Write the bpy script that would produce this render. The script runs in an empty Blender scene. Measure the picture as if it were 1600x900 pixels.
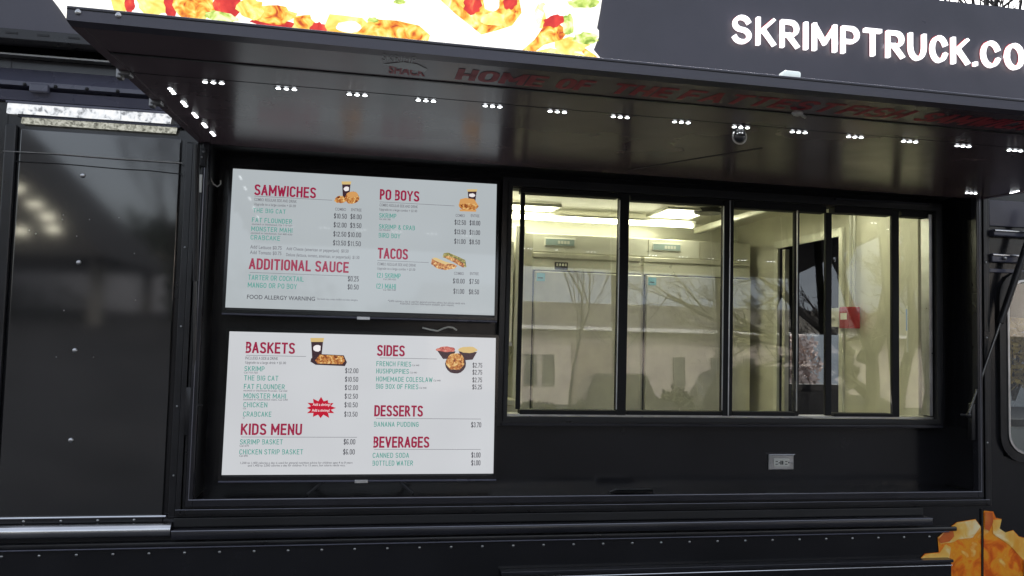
import bpy, bmesh, math, random
from mathutils import Vector, Matrix, noise as mnoise
rnd = random.Random(7)
SC = bpy.context.scene
COL = SC.collection
EX = 1.5                                  # view exposure in stops

# ---------------------------------------------------------------- camera
YAW, PIT, ROL, FPX = 0.178, 0.0586, 0.0257, 1250.0
CAM = Vector((0, -3.75, 1.65))
cy, sy, cp, sp, cr, sr = (math.cos(YAW), math.sin(YAW), math.cos(PIT), math.sin(PIT), math.cos(ROL), math.sin(ROL))
FW = Vector((sy*cp, cy*cp, sp)); R0 = Vector((cy, -sy, 0)); U0 = R0.cross(FW)
RT = cr*R0 + sr*U0; UP = -sr*R0 + cr*U0
cam = bpy.data.cameras.new('camera'); cam.lens = FPX/1600*36; cam.sensor_width = 36
cam.clip_start = 0.05; cam.clip_end = 2000
camo = bpy.data.objects.new('camera', cam); COL.objects.link(camo)
M = Matrix.Identity(4)
for i in range(3):
    M[i][0], M[i][1], M[i][2], M[i][3] = RT[i], UP[i], -FW[i], CAM[i]
camo.matrix_world = M
SC.camera = camo

# ---------------------------------------------------------------- sky and sun (overcast afternoon)
W = bpy.data.worlds.new('World'); SC.world = W; W.use_nodes = True
nt = W.node_tree; bg = nt.nodes['Background']
sk = nt.nodes.new('ShaderNodeTexSky'); sk.sky_type = 'NISHITA'; sk.sun_disc = False
sk.sun_elevation = math.radians(40); sk.sun_rotation = math.radians(20)
sk.air_density = 1.0; sk.dust_density = 4.0; sk.ozone_density = 1.0
hs = nt.nodes.new('ShaderNodeHueSaturation'); hs.inputs['Saturation'].default_value = 0.42
nt.links.new(sk.outputs[0], hs.inputs['Color'])
tcn = nt.nodes.new('ShaderNodeTexCoord'); cn = nt.nodes.new('ShaderNodeTexNoise')
cn.inputs['Scale'].default_value = 2.2; cn.inputs['Detail'].default_value = 6
mp = nt.nodes.new('ShaderNodeMapping'); mp.inputs['Scale'].default_value = (1, 1, 3)
nt.links.new(tcn.outputs['Generated'], mp.inputs[0]); nt.links.new(mp.outputs[0], cn.inputs['Vector'])
mr = nt.nodes.new('ShaderNodeMapRange'); mr.inputs['To Min'].default_value = 0.72; mr.inputs['To Max'].default_value = 1.3
mr.inputs['From Min'].default_value = 0.3; mr.inputs['From Max'].default_value = 0.7
nt.links.new(cn.outputs['Fac'], mr.inputs['Value'])
vm = nt.nodes.new('ShaderNodeVectorMath'); vm.operation = 'SCALE'
nt.links.new(hs.outputs[0], vm.inputs[0]); nt.links.new(mr.outputs[0], vm.inputs['Scale'])
nt.links.new(vm.outputs[0], bg.inputs['Color']); bg.inputs['Strength'].default_value = 0.15
sun = bpy.data.lights.new('sun', 'SUN'); sun.energy = 0.6; sun.angle = math.radians(25); sun.color = (1, .96, .9)
suno = bpy.data.objects.new('sun', sun); COL.objects.link(suno)
suno.rotation_euler = (math.radians(50), 0, math.radians(160)); suno.location = (5, 20, 15)

SC.view_settings.view_transform = 'Standard'; SC.view_settings.look = 'None'
SC.view_settings.exposure = EX; SC.view_settings.gamma = 1
SC.render.engine = 'CYCLES'
SC.cycles.use_denoising = True
SC.cycles.max_bounces = 10; SC.cycles.transparent_max_bounces = 16; SC.cycles.glossy_bounces = 6
SC.cycles.sample_clamp_indirect = 6.0; SC.cycles.blur_glossy = 0.0

def P(x, y, Y):
    """point on the vertical plane Y=const for a place in the 1600x900 photograph -> (X, Z)"""
    d = FW*FPX + RT*(x-800) - UP*(y-450)
    q = CAM + d*((Y-CAM.y)/d.y)
    return q.x, q.z

# ---------------------------------------------------------------- materials
MATS = {}
def mat(name, color=(.5, .5, .5), rough=.5, metal=0., emit=None, es=1., bump=0., bscale=20., spec=.5, coat=0., var=0., ior=1.5, vscale=3.):
    if name in MATS: return MATS[name]
    m = bpy.data.materials.new(name); m.use_nodes = True; n = m.node_tree; b = n.nodes['Principled BSDF']
    b.inputs['Base Color'].default_value = (*color, 1); b.inputs['Roughness'].default_value = rough
    b.inputs['Metallic'].default_value = metal; b.inputs['Specular IOR Level'].default_value = spec
    b.inputs['Coat Weight'].default_value = coat; b.inputs['Coat Roughness'].default_value = .05; b.inputs['IOR'].default_value = ior
    if emit:
        b.inputs['Emission Color'].default_value = (*emit, 1)
        b.inputs['Emission Strength'].default_value = es/2**EX
    tc = n.nodes.new('ShaderNodeTexCoord')
    if bump:
        t = n.nodes.new('ShaderNodeTexNoise'); t.inputs['Scale'].default_value = bscale; t.inputs['Detail'].default_value = 3
        n.links.new(tc.outputs['Object'], t.inputs['Vector'])
        bp = n.nodes.new('ShaderNodeBump'); bp.inputs['Strength'].default_value = 1; bp.inputs['Distance'].default_value = bump
        n.links.new(t.outputs['Fac'], bp.inputs['Height']); n.links.new(bp.outputs[0], b.inputs['Normal'])
    if var:
        t = n.nodes.new('ShaderNodeTexNoise'); t.inputs['Scale'].default_value = vscale; t.inputs['Detail'].default_value = 6
        n.links.new(tc.outputs['Object'], t.inputs['Vector'])
        r = n.nodes.new('ShaderNodeValToRGB')
        r.color_ramp.elements[0].position = .3; r.color_ramp.elements[1].position = .75
        r.color_ramp.elements[0].color = (*[c*(1-var) for c in color], 1); r.color_ramp.elements[1].color = (*[min(1, c*(1+var)) for c in color], 1)
        n.links.new(t.outputs['Fac'], r.inputs[0]); n.links.new(r.outputs[0], b.inputs['Base Color'])
        mr = n.nodes.new('ShaderNodeMapRange'); mr.inputs['To Min'].default_value = rough*.7; mr.inputs['To Max'].default_value = min(1, rough*1.5+.02)
        n.links.new(t.outputs['Fac'], mr.inputs['Value']); n.links.new(mr.outputs[0], b.inputs['Roughness'])
    MATS[name] = m
    return m
def ramp_mat(name, stops, scale=40., emis=1.2, rough=.5, detail=4., vor=False, lit=True):
    m = bpy.data.materials.new(name); m.use_nodes = True; n = m.node_tree; b = n.nodes['Principled BSDF']
    tc = n.nodes.new('ShaderNodeTexCoord'); t = n.nodes.new('ShaderNodeTexNoise')
    t.inputs['Scale'].default_value = scale; t.inputs['Detail'].default_value = detail; t.inputs['Distortion'].default_value = .8
    n.links.new(tc.outputs['Object'], t.inputs['Vector'])
    r = n.nodes.new('ShaderNodeValToRGB'); e = r.color_ramp.elements
    while len(e) < len(stops): e.new(.5)
    for k, (p, c) in enumerate(stops): e[k].position = p; e[k].color = (*c, 1)
    n.links.new(t.outputs['Fac'], r.inputs[0])
    if lit:
        b.inputs['Base Color'].default_value = (0.02, .02, .02, 1)
        n.links.new(r.outputs[0], b.inputs['Emission Color']); b.inputs['Emission Strength'].default_value = emis/2**EX
    else: n.links.new(r.outputs[0], b.inputs['Base Color'])
    b.inputs['Roughness'].default_value = rough
    MATS[name] = m
    return m
def glass_mat(name, ior=1.7, tint=(.93, .94, .92)):
    m = bpy.data.materials.new(name); m.use_nodes = True; n = m.node_tree; n.nodes.clear()
    o = n.nodes.new('ShaderNodeOutputMaterial'); mx = n.nodes.new('ShaderNodeMixShader')
    t = n.nodes.new('ShaderNodeBsdfTransparent'); t.inputs[0].default_value = (*tint, 1)
    g = n.nodes.new('ShaderNodeBsdfGlossy'); g.inputs['Roughness'].default_value = 0.0
    f = n.nodes.new('ShaderNodeFresnel'); f.inputs['IOR'].default_value = ior
    n.links.new(f.outputs[0], mx.inputs[0]); n.links.new(t.outputs[0], mx.inputs[1]); n.links.new(g.outputs[0], mx.inputs[2])
    tc = n.nodes.new('ShaderNodeTexCoord'); nz = n.nodes.new('ShaderNodeTexNoise'); nz.inputs['Scale'].default_value = 3.5; nz.inputs['Detail'].default_value = 9; nz.inputs['Distortion'].default_value = 1.5
    n.links.new(tc.outputs['Object'], nz.inputs['Vector'])
    dr = n.nodes.new('ShaderNodeMapRange'); dr.inputs['From Min'].default_value = .5; dr.inputs['From Max'].default_value = .8; dr.inputs['To Max'].default_value = .045
    n.links.new(nz.outputs['Fac'], dr.inputs['Value'])
    df = n.nodes.new('ShaderNodeBsdfDiffuse'); df.inputs[0].default_value = (.5, .5, .48, 1); m2_ = n.nodes.new('ShaderNodeMixShader')      # a film of dust and smears
    n.links.new(dr.outputs[0], m2_.inputs[0]); n.links.new(mx.outputs[0], m2_.inputs[1]); n.links.new(df.outputs[0], m2_.inputs[2])
    n.links.new(m2_.outputs[0], o.inputs[0]); MATS[name] = m
    return m

paint = mat('black_gloss_paint', (.011, .011, .013), .16, bump=.0006, bscale=5, var=.3, vscale=2.5)
paint_side = mat('black_side_panel_paint', (.016, .016, .017), .05, bump=.00025, bscale=1.6, var=.35, vscale=1.7, spec=.8, ior=1.6)
underside = mat('black_awning_sheet', (.115, .082, .092), .20, bump=.0003, bscale=4, var=.12, spec=.16)
trim = mat('black_trim', (.012, .012, .014), .28, bump=.0003, bscale=30, var=.3, vscale=9)
highlight_m = mat('edge_highlight', (.20, .20, .23), .22, .5)  # pale tone paints highlights along frame, rail and lip edges
rail_m = mat('satin_black_rail', (.020, .020, .025), .2, bump=.0004, bscale=8, var=.3)
sash_m = mat('sash_black', (.010, .010, .011), .55, spec=.25, var=.3)
matte = mat('matte_black', (.010, .010, .011), .5, var=.3)
fasc = mat('charcoal_sign_panel', (.064, .060, .078), .3, bump=.0004, bscale=9, var=.12, vscale=4)
slate = mat('slate_blue_black_paint', (.085, .086, .118), .22, bump=.0004, bscale=6, var=.15)
alu = mat('brushed_aluminium', (.55, .55, .55), .3, 1., bump=.0003, bscale=60, var=.15, vscale=12)
polish = mat('polished_trim', (.62, .62, .63), .16, 1., bump=.0006, bscale=14, var=.15)
rivet_m = mat('bare_rivet', (.5, .5, .5), .3, 1.)
white_p = mat('white_panel', (.74, .74, .68), .35, var=.05)
cream = mat('cream_wall_panel', (.68, .68, .60), .28, metal=.35, bump=.0006, bscale=4, var=.08)
steel = mat('stainless_steel', (.66, .65, .56), .34, .7, bump=.0008, bscale=5, var=.12, vscale=6)
steel_w = mat('stainless_wall', (.62, .61, .52), .42, .45, bump=.0015, bscale=3, var=.12)
gasket = mat('door_gasket', (.03, .03, .03), .6)
teal_p = mat('teal_plate', (.24, .31, .31), .35)
stick_b = mat('blue_sticker', (.2, .5, .62), .5)
red_p = mat('red_plastic', (.35, .02, .03), .4)
grey_p = mat('grey_plastic', (.55, .55, .5), .4)
dark_p = mat('dark_plastic', (.02, .02, .022), .35)
bezel = mat('screen_bezel', (.008, .008, .009), .15)
asph = mat('asphalt', (.05, .05, .052), .85, bump=.01, bscale=60, var=.3, vscale=1.2)
stucco = mat('pale_stucco', (.52, .46, .41), .8, bump=.004, bscale=40, var=.08)
darkroof = mat('roof_fascia', (.20, .19, .17), .6, var=.1)
barkm = mat('bark', (.035, .03, .028), .9, bump=.02, bscale=30, var=.3)
car_dark = mat('dark_car_paint', (.03, .03, .035), .2, var=.1, coat=.5)
car_glass = mat('car_glass', (.02, .02, .025), .05)
tyre_m = mat('tyre_rubber', (.02, .02, .02), .8)
lensm = mat('led_lens', (.9, .9, .9), .2, emit=(.93, .97, 1.), es=14)
tube_e = mat('fluorescent_tube', (.9, .9, .85), .3, emit=(1., .98, .70), es=13)
panel_e = mat('ceiling_diffuser', (.9, .9, .85), .3, emit=(1., .98, .70), es=11)
ledbar_e = ramp_mat('light_bar_diffuser', [(.36, (.28, .29, .31)), (.48, (.85, .88, .92)), (.62, (1, 1, 1))], 38, 1.0)
ledbar_d = ramp_mat('dim_light_bar_diffuser', [(.35, (.16, .16, .13)), (.5, (.5, .5, .42)), (.65, (.8, .8, .7))], 70, .75)
wglass = glass_mat('window_glass', 2.1)
cglass = glass_mat('cab_window_glass', 1.45, (.86, .88, .88))
disp_a = mat('upper_display', (.02, .02, .02), .05, emit=(.44, .48, .50), es=1., spec=.35)
disp_b = mat('lower_display', (.02, .02, .02), .05, emit=(.60, .615, .64), es=1., spec=.35)
for dm in (disp_a, disp_b):               # a backlight that is a little uneven
    n = dm.node_tree; b = n.nodes['Principled BSDF']
    tc = n.nodes.new('ShaderNodeTexCoord'); t = n.nodes.new('ShaderNodeTexNoise'); t.inputs['Scale'].default_value = 1.6
    n.links.new(tc.outputs['Object'], t.inputs['Vector'])
    r = n.nodes.new('ShaderNodeMapRange'); r.inputs['To Min'].default_value = .84/2**EX; r.inputs['To Max'].default_value = 1.14/2**EX
    n.links.new(t.outputs['Fac'], r.inputs[0]); n.links.new(r.outputs[0], b.inputs['Emission Strength'])
t_red = mat('menu_red', (.02, .0, .0), .15, emit=(.31, .016, .058), es=1.)
t_teal = mat('menu_teal', (.0, .02, .02), .15, emit=(.07, .315, .262), es=1.)
t_dark = mat('menu_dark', (.01, .01, .01), .15, emit=(.085, .085, .10), es=1.)
t_grey = mat('menu_grey', (.01, .01, .01), .15, emit=(.17, .17, .19), es=1.)
t_white = mat('menu_white', (.1, .1, .1), .15, emit=(.85, .8, .8), es=1.)
burst_m = mat('burst_red', (.02, 0, 0), .15, emit=(.5, .008, .03), es=1.)
food_b = ramp_mat('menu_fried_food', [(.3, (.10, .02, .01)), (.45, (.42, .13, .03)), (.55, (.62, .30, .08)), (.7, (.85, .65, .30))], 90, 1., .15)
food_g = ramp_mat('menu_salad_food', [(.3, (.06, .08, .01)), (.5, (.25, .22, .05)), (.7, (.6, .5, .2))], 120, 1., .15)
bun_m = mat('menu_bun', (.02, .01, 0), .15, emit=(.65, .33, .11), es=1.)
slaw_m = mat('menu_slaw', (.02, .01, 0), .15, emit=(.66, .48, .2), es=1.)
pink_m = ramp_mat('menu_pink_food', [(.35, (.30, .05, .05)), (.55, (.62, .16, .12)), (.7, (.7, .4, .3))], 110, 1., .15)
cup_m = mat('menu_cup', (.01, .01, .01), .15, emit=(.045, .022, .03), es=1.)
letter_e = mat('lit_letter_face', (.9, .9, .9), .3, emit=(1., .97, .98), es=1.5)
halo_r = mat('red_halo_glow', (.4, .02, .02), .4, emit=(.62, .03, .04), es=.42)  # dim red emission standing in for the halo glow round the letters
s_white = mat('sign_white', (.5, .5, .5), .4, emit=(1, .97, .86), es=1.25)
s_fried = ramp_mat('sign_fried', [(.32, (.55, .06, .0)), (.42, (.95, .36, .02)), (.52, (1., .72, .12)), (.64, (1, .90, .36)), (.75, (1, 1, .80))], 20, 1.15)
s_yel = ramp_mat('sign_yellow', [(.3, (.9, .45, .03)), (.5, (1, .85, .22)), (.7, (1, 1, .6))], 14, 1.3)
s_red = ramp_mat('sign_red', [(.35, (.55, .01, .01)), (.6, (.85, .05, .03)), (.75, (.9, .25, .08))], 16, 1.1)
s_grn = ramp_mat('sign_lettuce', [(.35, (.22, .36, .03)), (.5, (.6, .75, .15)), (.65, (1, 1, .6))], 22, 1.2)
orng = ramp_mat('orange_food_graphic', [(.34, (.70, .10, .005)), (.44, (.92, .22, .010)), (.52, (.92, .36, .02)), (.60, (.90, .30, .015)), (.70, (.95, .60, .16))], 11, 1., .3, lit=False)
orng_y = ramp_mat('yellow_food_graphic', [(.3, (.85, .38, .04)), (.5, (.9, .55, .12)), (.7, (.95, .85, .55))], 11, 1., .3, lit=False)
orng_r = ramp_mat('red_food_graphic', [(.3, (.5, .06, .015)), (.6, (.68, .16, .03)), (.8, (.75, .35, .08))], 9, 1., .3, lit=False)
ulet = mat('faded_red_lettering', (.42, .05, .07), .5, spec=.15)
umark = mat('faded_grey_mark', (.14, .15, .15), .3)

# ---------------------------------------------------------------- builders
class MB:
    def __init__(s): s.b = bmesh.new()
    def box(s, x0, x1, y0, y1, z0, z1, bev=0.):
        r = bmesh.ops.create_cube(s.b, size=1)
        for v in r['verts']: v.co = Vector((x0+(v.co.x+.5)*(x1-x0), y0+(v.co.y+.5)*(y1-y0), z0+(v.co.z+.5)*(z1-z0)))
        if bev:
            es = list({e for v in r['verts'] for e in v.link_edges})
            bmesh.ops.bevel(s.b, geom=es, offset=bev, segments=2, affect='EDGES', profile=.5)
        return s
    def poly(s, pts, d=None):
        """flat or extruded polygon; pts 3D, d = extrusion vector"""
        vs = [s.b.verts.new(Vector(p)) for p in pts]
        f = s.b.faces.new(vs)
        if d is not None:
            d = Vector(d); r = bmesh.ops.extrude_face_region(s.b, geom=[f])
            for e in r['geom']:
                if isinstance(e, bmesh.types.BMVert): e.co += d
        return s
    def tube(s, a, b, r0, r1=None, n=12, cap=True):
        a = Vector(a); b = Vector(b); r1 = r0 if r1 is None else r1; d = (b-a)
        u = d.orthogonal().normalized(); w = d.cross(u).normalized(); A = []; B = []
        for k in range(n):
            c = math.cos(2*math.pi*k/n); i = math.sin(2*math.pi*k/n); e = u*c+w*i
            A.append(s.b.verts.new(a+e*r0)); B.append(s.b.verts.new(b+e*r1))
        for k in range(n): s.b.faces.new((A[k], A[(k+1) % n], B[(k+1) % n], B[k]))
        if cap: s.b.faces.new(A[::-1]); s.b.faces.new(B)
        return s
    def ball(s, c, r, n=10, sc=(1, 1, 1)):
        m = Matrix.Translation(c) @ Matrix.Diagonal((*sc, 1))
        bmesh.ops.create_uvsphere(s.b, u_segments=n, v_segments=max(5, n//2+1), radius=r, matrix=m); return s
    def ring(s, x0, x1, z0, z1, w, y0, y1, rad=0., seg=6):
        """rectangular frame with rounded corners in the XZ plane"""
        def loop(a, b, c, d, r):
            if r <= 0: return [(a, c), (b, c), (b, d), (a, d)]
            o = []
            for (qx, qz, s0) in ((b-r, c+r, -90), (b-r, d-r, 0), (a+r, d-r, 90), (a+r, c+r, 180)):
                for k in range(seg+1):
                    t = math.radians(s0+90*k/seg); o.append((qx+r*math.cos(t), qz+r*math.sin(t)))
            return o
        O = loop(x0, x1, z0, z1, rad); I = loop(x0+w, x1-w, z0+w, z1-w, max(rad-w, .001) if rad > 0 else 0)
        n = len(O); L = []
        for pts, y in ((O, y0), (I, y0), (I, y1), (O, y1)): L.append([s.b.verts.new((p[0], y, p[1])) for p in pts])
        for k in range(4):
            A, B = L[k], L[(k+1) % 4]
            for i in range(n): s.b.faces.new((A[i], A[(i+1) % n], B[(i+1) % n], B[i]))
        return s
    def build(s, name, m, parent=None, smooth=False, loc=None):
        bmesh.ops.recalc_face_normals(s.b, faces=s.b.faces)
        me = bpy.data.meshes.new(name); s.b.to_mesh(me); s.b.free(); me.materials.append(m)
        if smooth:
            for p in me.polygons: p.use_smooth = True
            me.set_sharp_from_angle(angle=math.radians(40))
        return link(name, me, parent, loc)
def link(name, me, parent=None, loc=None):
    o = bpy.data.objects.new(name, me); COL.objects.link(o)
    if loc: o.location = loc
    if parent: o.parent = parent
    return o
def tag(o, label=None, cat=None, group=None, kind=None):
    if label: o['label'] = label
    if cat: o['category'] = cat
    if group: o['group'] = group
    if kind: o['kind'] = kind
    return o
def empty(name, loc=(0, 0, 0)):
    o = bpy.data.objects.new(name, None); COL.objects.link(o); o.location = loc; o.empty_display_size = .1
    return o
def copy_tree(o, parent=None):
    c = o.copy(); COL.objects.link(c)
    if parent: c.parent = parent
    for ch in list(o.children): copy_tree(ch, c)
    return c
_tc = {}
def text_geo(s, bold=0., spacing=1., ext=0.):
    """mesh of a line of lettering in the XY plane, lower left at 0, cap height 1; returns (verts, faces, width)"""
    cu = bpy.data.curves.new('t', 'FONT'); cu.body = s; cu.size = 1.; cu.offset = bold; cu.space_character = spacing
    cu.resolution_u = 3; cu.extrude = ext; cu.fill_mode = 'BOTH'
    o = bpy.data.objects.new('t', cu); me = bpy.data.meshes.new_from_object(o)
    V = [v.co.copy() for v in me.vertices]; F = [tuple(p.vertices) for p in me.polygons]
    bpy.data.objects.remove(o); bpy.data.curves.remove(cu); bpy.data.meshes.remove(me)
    if not V: return V, F, 0
    x0 = min(v.x for v in V); x1 = max(v.x for v in V)
    return [Vector((v.x-x0, v.y, v.z)) for v in V], F, x1-x0
CAPH = .70
# a plain stroke alphabet (cap height 1): polylines that are thickened into bold condensed lettering
def _arc(cx, cy, rx, ry, a0, a1, n=8):
    return [(cx+rx*math.cos(math.radians(a0+(a1-a0)*k/n)), cy+ry*math.sin(math.radians(a0+(a1-a0)*k/n))) for k in range(n+1)]
def _glyphs(w):
    r = min(w*.5, .5) if w < .62 else .49; h = w/2; G = {}
    top = _arc(h, 1-r, h, r, 180, 0); bot = _arc(h, r, h, r, 180, 360)
    G['O'] = [top+[(w, r)]+_arc(h, r, h, r, 360, 180)+[(0, 1-r)]]; G['0'] = G['O']
    G['C'] = [_arc(h, 1-r, h, r, 25, 180)+_arc(h, r, h, r, 180, 335)]
    G['G'] = [_arc(h, 1-r, h, r, 25, 180)+_arc(h, r, h, r, 180, 360)+[(w, .48), (h, .48)]]
    G['U'] = [[(0, 1)]+_arc(h, r, h, r, 180, 360)+[(w, 1)]]
    q_ = min(r*.75, .26); G['S'] = [_arc(h, 1-q_, h*.94, q_, 20, 180)+_arc(h, 1-q_, h*.94, .5-q_, 180, 250, 4)+_arc(h, q_, h, .5-q_, 70, 0, 4)+_arc(h, q_, h, q_, 0, -160)]
    G['I'] = [[(0, 0), (0, 1)]]; G['L'] = [[(0, 1), (0, 0), (w*.85, 0)]]; G['T'] = [[(0, 1), (w, 1)], [(h, 0), (h, .97)]]
    G['E'] = [[(w*.88, 1), (0, 1), (0, 0), (w*.88, 0)], [(.02, .52), (w*.78, .52)]]; G['F'] = [[(w*.88, 1), (0, 1), (0, 0)], [(.02, .5), (w*.75, .5)]]
    G['H'] = [[(0, 0), (0, 1)], [(w, 0), (w, 1)], [(.02, .5), (w-.02, .5)]]
    G['A'] = [[(-.02, 0), (h, 1), (w+.02, 0)], [(w*.18, .3), (w*.82, .3)]]; G['V'] = [[(-.02, 1), (h, 0), (w+.02, 1)]]
    G['M'] = [[(0, 0), (0, 1), (w*.7, .28), (w*1.4, 1), (w*1.4, 0)]]; G['W'] = [[(-.02, 1), (w*.38, 0), (w*.76, .8), (w*1.14, 0), (w*1.52, 1)]]
    G['N'] = [[(0, 0), (0, 1), (w, 0), (w, 1)]]; G['K'] = [[(0, 0), (0, 1)], [(w, 1), (.03, .42)], [(w*.32, .58), (w*1.04, 0)]]
    b = lambda y0, y1, k=1.: [(0, y1)]+_arc(w*k-(y1-y0)/2 if w*k > (y1-y0)/2 else w*k*.5, (y0+y1)/2, min((y1-y0)/2, w*k*.5), (y1-y0)/2, 90, -90)+[(0, y0)]
    G['P'] = [[(0, 0)]+b(.44, 1)]; G['R'] = [[(0, 0)]+b(.46, 1), [(w*.42, .46), (w*1.02, 0)]]
    G['B'] = [[(0, .53)]+b(.53, 1, .94)[-2::-1][:0]+[(0, 0), (0, 1)]+b(.53, 1, .94)[1:]+b(0, .53)[1:]]
    G['D'] = [[(0, 0), (0, 1)]+_arc(w*.4, 1-w*.6, w*.6, w*.6, 90, 0)+_arc(w*.4, w*.6, w*.6, w*.6, 0, -90)+[(0, 0)]]
    G['Y'] = [[(-.02, 1), (h, .45), (w+.02, 1)], [(h, 0), (h, .44)]]; G['X'] = [[(0, 0), (w, 1)], [(0, 1), (w, 0)]]
    G['1'] = [[(0, .78), (h*.8, 1), (h*.8, 0)]]; G['2'] = [_arc(h, 1-r, h, r, 170, -25)+[(0, 0), (w, 0)]]
    G['3'] = [_arc(h, .76, h*.95, .24, 160, -80)+_arc(h, .26, h, .26, 80, -160)]; G['4'] = [[(w*.75, 0), (w*.75, 1), (0, .3), (w, .3)]]
    G['5'] = [[(w*.95, 1), (.06, 1), (.03, .55)]+_arc(h, .3, h, .3, 110, -155)]; G['6'] = [_arc(h, 1-r, h, r, 30, 180)+_arc(h, r, h, r, 180, 540, 14)]
    G['7'] = [[(0, 1), (w, 1), (w*.3, 0)]]; G['8'] = [_arc(h, .75, h*.9, .25, -90, 270, 14), _arc(h, .26, h, .26, 90, 450, 14)]; G['9'] = [_arc(h, r, h, r, 210, 360)+_arc(h, 1-r, h, r, 0, 360, 14)]
    G['$'] = G['S']+[[(h, 1.12), (h, -.12)]]; G['.'] = [[(.0, 0), (.0, .03)]]; G['&'] = [[(w*1.1, 0), (w*.1, .8)]+_arc(w*.42, .82, w*.3, .18, 170, -10)+[(0, .3)]+_arc(h, .2, h, .2, 180, 350)]
    G['('] = [_arc(w*.5, .5, w*.5, .6, 120, 240)]; G[')'] = [_arc(0, .5, w*.5, .6, 60, -60)]
    for k in 'MNWVA':                                        # straight strokes meet at sharp corners: one strip each
        G[k] = [[a, b] for st in G[k] for a, b in zip(st, st[1:])]
    return G
def stroke_layout(s_, w, gap):
    G = _glyphs(w); x = 0; out = []
    for ch in s_:
        if ch == ' ': x += w*.75; out.append((ch, [])); continue
        st = G[ch]; mx = max(p[0] for q in st for p in q); mx = max(mx, 0)
        out.append((ch, [[(p[0]+x, p[1]) for p in q] for q in st])); x += mx+gap
    return out, x-gap
def thicken(pts, t, ML=.55):
    """outline strip of a polyline with mitred joints -> (left pts, right pts)"""
    q = [pts[0]]
    for p in pts[1:]:
        if math.hypot(p[0]-q[-1][0], p[1]-q[-1][1]) > 1e-6: q.append(p)
    closed = math.hypot(q[0][0]-q[-1][0], q[0][1]-q[-1][1]) < 1e-5 and len(q) > 3
    if closed: q = q[:-1]
    n = len(q); L = []; R = []
    for i in range(n):
        a = q[i-1] if (i > 0 or closed) else None; b = q[(i+1) % n] if (i < n-1 or closed) else None; c = q[i]
        d = []
        if a: l = math.hypot(c[0]-a[0], c[1]-a[1]); d.append(((c[0]-a[0])/l, (c[1]-a[1])/l))
        if b: l = math.hypot(b[0]-c[0], b[1]-c[1]); d.append(((b[0]-c[0])/l, (b[1]-c[1])/l))
        mx = sum(k[0] for k in d); my = sum(k[1] for k in d); l = math.hypot(mx, my) or 1; mx /= l; my /= l
        k = 1/max(ML, abs(mx*d[0][0]+my*d[0][1]))
        L.append((c[0]-my*t*k, c[1]+mx*t*k)); R.append((c[0]+my*t*k, c[1]-mx*t*k))
    return L, R, closed
def stroke_text(name, s_, m, parent, x0, x1, zb, ch, y, t=.08, w=.42, gap=.22, to=None, serif=False):
    """bold lettering fitted to x0..x1, cap height ch"""
    lay, W_ = stroke_layout(s_, w, gap+2*t*0); th = t*ch; kx = (x1-x0-2*th)/max(W_, .01); V = []; F = []; lv = 0
    kz = ch-2*th
    to = to or (lambda u, v, h=0: (u, y-h, v))
    for c_, sts in lay:
        for si, st in enumerate(sts):
            pp_ = [(x0+th+p[0]*kx, zb+th+p[1]*kz) for p in st]
            if c_ == '.': pp_ = [(pp_[0][0], zb), (pp_[0][0], zb+2*th)]
            elif len(pp_) > 1:                                   # run free ends out to the cap lines
                a, b = pp_[0], pp_[1]; l = math.hypot(a[0]-b[0], a[1]-b[1]) or 1
                if st[0] != st[-1]:
                    pp_[0] = (a[0]+(a[0]-b[0])/l*th*.95, a[1]+(a[1]-b[1])/l*th*.95); a, b = pp_[-1], pp_[-2]; l = math.hypot(a[0]-b[0], a[1]-b[1]) or 1
                    pp_[-1] = (a[0]+(a[0]-b[0])/l*th*.95, a[1]+(a[1]-b[1])/l*th*.95)
            L, R, closed = thicken(pp_, th); n0 = len(V); n = len(L)
            if c_ != '$':                                        # square the ends off on the cap and base lines
                L = [(p[0], min(max(p[1], zb), zb+ch)) for p in L]; R = [(p[0], min(max(p[1], zb), zb+ch)) for p in R]
            for a, b in zip(L, R): V.append(to(*a, si*.0001)); V.append(to(*b, si*.0001))
            for i in range(n if closed else n-1):
                j = (i+1) % n; F.append((n0+2*i, n0+2*i+1, n0+2*j+1, n0+2*j))
    me = bpy.data.meshes.new(name); me.from_pydata(V, [], F); me.materials.append(m)
    return link(name, me, parent)
def text_obj(name, s, m, parent, x0, x1, zb, ch, y=0., bold=.0, spacing=1., shear=0., to=None, slope=0.):
    """lettering fitted between x0 and x1 with its baseline at zb and cap height ch, on the plane y"""
    V, F, w = text_geo(s, bold, spacing)
    if not V: return None
    kx = (x1-x0)/w; kz = ch/CAPH
    to = to or (lambda u, v: (u, y, v))
    me = bpy.data.meshes.new(name)
    me.from_pydata([to(x0+v.x*kx+v.y*kz*shear, zb+v.y*kz+slope*v.x*kx) for v in V], [], F); me.materials.append(m)
    return link(name, me, parent)

# ================================================================ THE SETTING
g = MB()
NY = 30
def gz(y): return min(max((-y-4.6)*.16, 0), 2.0)
ys = [-260, -120, -60, -40, -30] + [-25+i for i in range(0, 26)] + [10, 40, 120, 260]
xs = [-260, -120, -60, -30, -15, -8, 0, 8, 15, 30, 60, 120, 260]
vv = [[g.b.verts.new((x, y, gz(y))) for x in xs] for y in ys]
for i in range(len(ys)-1):
    for j in range(len(xs)-1): g.b.faces.new((vv[i][j], vv[i][j+1], vv[i+1][j+1], vv[i+1][j]))
tag(g.build('asphalt_ground', asph, smooth=True), kind='structure')

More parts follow.
